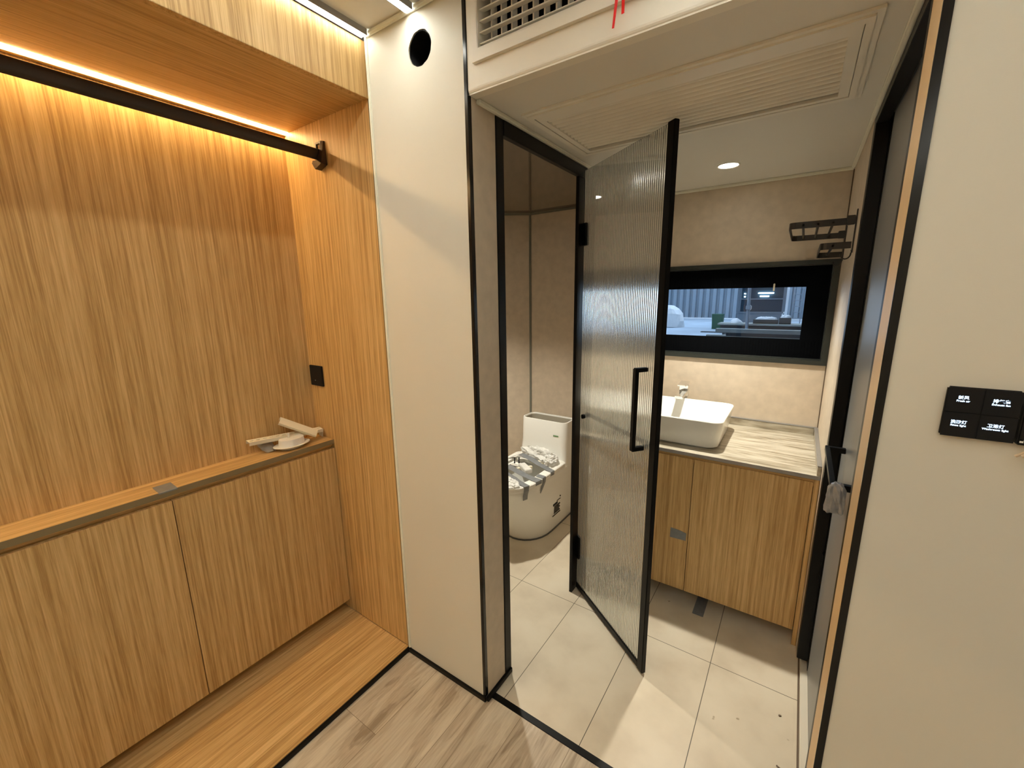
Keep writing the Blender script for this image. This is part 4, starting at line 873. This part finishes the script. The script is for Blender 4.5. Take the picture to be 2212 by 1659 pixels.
for z, s_ in ((OF, 1.0), (-1.35, 0.98), (-1.0, 0.88), (-0.75, 0.66), (-0.58, 0.40), (-0.54, 0.12)):
    rg.append([(-6.2 + 0.95 * s_ * math.cos(a) * (1 + 0.05 * math.sin(5 * a + z * 7)), 24.5 + 0.7 * s_ * math.sin(a), z + 0.03 * math.sin(4 * a)) for a in [2 * math.pi * k / 24 for k in range(24)]])
MB().loft(rg).build('sheet', M_os, ms)
b = MB(); b.tube([(-1.77, 19.7, OF), (-1.77, 19.7, -0.95), (-1.78, 19.7, -0.45), (-1.83, 19.7, 1.0)], 0.06, 12); b.box(-1.87, -1.67, 19.6, 19.8, -0.62, -0.42, 0.03)
tag(b.build('steel_post', M_om, None, True, (-1.8, 20, OF)), 'thin grey steel post in front of the machine cabin', 'post')
def crate(x0, x1, y, z0, z1, label, fill):
    t = thing('parts_crate', label, 'crate', ((x0 + x1) / 2, y, z0), 'crates on the workshop bench')
    m = MB(); hole_panel(m, 'z', x0, x1, y, y + 0.5, x0 + 0.03, x1 - 0.03, y + 0.03, y + 0.47, z0, z1); m.box(x0, x1, y, y + 0.5, z0, z0 + 0.03); m.build('box', M_od, t)
    rg = []
    for h, s_ in ((z1 - 0.08, 0.95), (z1 + 0.05, 0.8), (z1 + 0.1, 0.4)):
        rg.append([((x0 + x1) / 2 + (x1 - x0) / 2 * s_ * math.cos(a) * (1 + .12 * math.sin(6 * a + h)), y + 0.25 + 0.22 * s_ * math.sin(a), h + 0.02 * math.sin(5 * a)) for a in [2 * math.pi * k / 20 for k in range(20)]])
    MB().loft(rg).build('contents', M_os, t)
bt = thing('work_bench', 'long low workbench across the window view', 'bench', (-1.2, 20.2, OF))
MB().box(-2.9, 1.2, 19.9, 20.9, -1.26, -1.19, 0.01).build('bench_top', M_ot, bt)
MB().box(-2.8, 1.1, 20.0, 20.8, -1.42, -1.27).build('shelf', M_od, bt)
for x in (-2.7, -0.8, 1.0): MB().box(x, x + 0.08, 20.0, 20.8, OF, -1.42).build('leg', M_od, bt)
crate(-1.60, -0.72, 20.2, -1.19, -1.02, 'long dark crate of white parts on the workbench', 1)
crate(-0.68, -0.28, 20.2, -1.19, -0.94, 'square dark crate at the right of the workbench', 1)
b = MB(); rg = []
for z, s_ in ((-1.19, 1.0), (-1.12, 0.9), (-1.03, 0.5), (-0.99, 0.12)): rg.append([(-2.25 + 0.22 * s_ * math.cos(a) * (1 + .2 * math.sin(3 * a + z * 9)), 20.4 + 0.2 * s_ * math.sin(a), max(-1.188, z + .01 * math.sin(4 * a))) for a in [2 * math.pi * k / 18 for k in range(18)]])
tag(b.loft(rg).build('cloth_heap', M_os, None, False, (-2.25, 20.4, -1.19)), 'small pale heap of cloth on the left of the workbench', 'cloth')
for i, (x0, x1, y, z0, z1, lab, mt) in enumerate(((-2.23, 1.3, 15.0, -1.19, -1.07, 'thick pale timber beam nearest the window', M_ot), (-1.95, 1.3, 15.3, -1.32, -1.20, 'dark timber beam under the pale one', M_od), (-2.7, -1.5, 15.1, -1.215, -1.19, 'thin dark batten at the left end of the timber pile', M_od), (-2.6, 1.3, 15.6, -1.40, -1.33, 'lowest grey timber beam of the pile', M_ot))):
    tag(MB().box(x0, x1, y, y + 0.25, z0, z1, 0.005).build('timber_beam', mt, None, False, ((x0 + x1) / 2, y, z0)), lab, 'timber', 'timber pile outside the window')
tr_ = thing('timber_trestle', 'dark trestle carrying the timber pile outside', 'trestle', (-0.5, 15.3, OF))
for x in (-1.8, 0.8): MB().box(x, x + 0.1, 15.0, 15.9, OF, -1.40).build('leg', M_od, tr_)
la = thing('ladder', 'pale grey ladder leaning on the far workshop wall', 'ladder', (-0.25, 30, OF))
for x in (-0.42, 0.02): MB().bar((x, 30, OF), (x + 0.0, 30.8, 1.6), 0.05, 0.04, up=(0, 1, 0)).build('side_rail', M_om, la)
for k in range(8):
    z = OF + 0.3 + 0.35 * k; y = 30 + 0.8 * (z - OF) / (1.6 - OF); MB().tube([(-0.42, y, z), (0.02, y, z)], 0.02, 8).build('rung', M_om, la)
M_gate = emis('gateway_daylight', (0.60, 0.80, 1.0), 2.6)
for gx0, gx1, lab in ((-20.2, -11.0, 'bright daylit gateway at the left end of the workshop wall'), (0.9, 15.0, 'bright daylit gateway at the right end of the workshop wall')):
    gw = thing('gateway', lab, 'gateway', ((gx0 + gx1) / 2, 33.5, OF))
    MB().box(gx0 + 0.2, gx1 - 0.2, 33.7, 33.8, OF + 0.02, 6.0).build('daylit_opening', M_gate, gw)
    m = MB()
    for x in (gx0, gx1 - 0.2): m.box(x, x + 0.2, 33.5, 33.85, OF, 6.2)
    m.box(gx0, gx1, 33.5, 33.85, 6.0, 6.3); m.build('gateway_frame', M_om, gw)
b = MB().box(-0.80, -0.66, 29.8, 29.95, OF, 1.4); tag(b.build('white_pole', M_os, None, False, (-0.73, 29.9, OF)), 'tall white pole left of the ladder', 'pole')
# strip private bookkeeping
for o in bpy.data.objects:
    if '_o' in o: del o['_o']
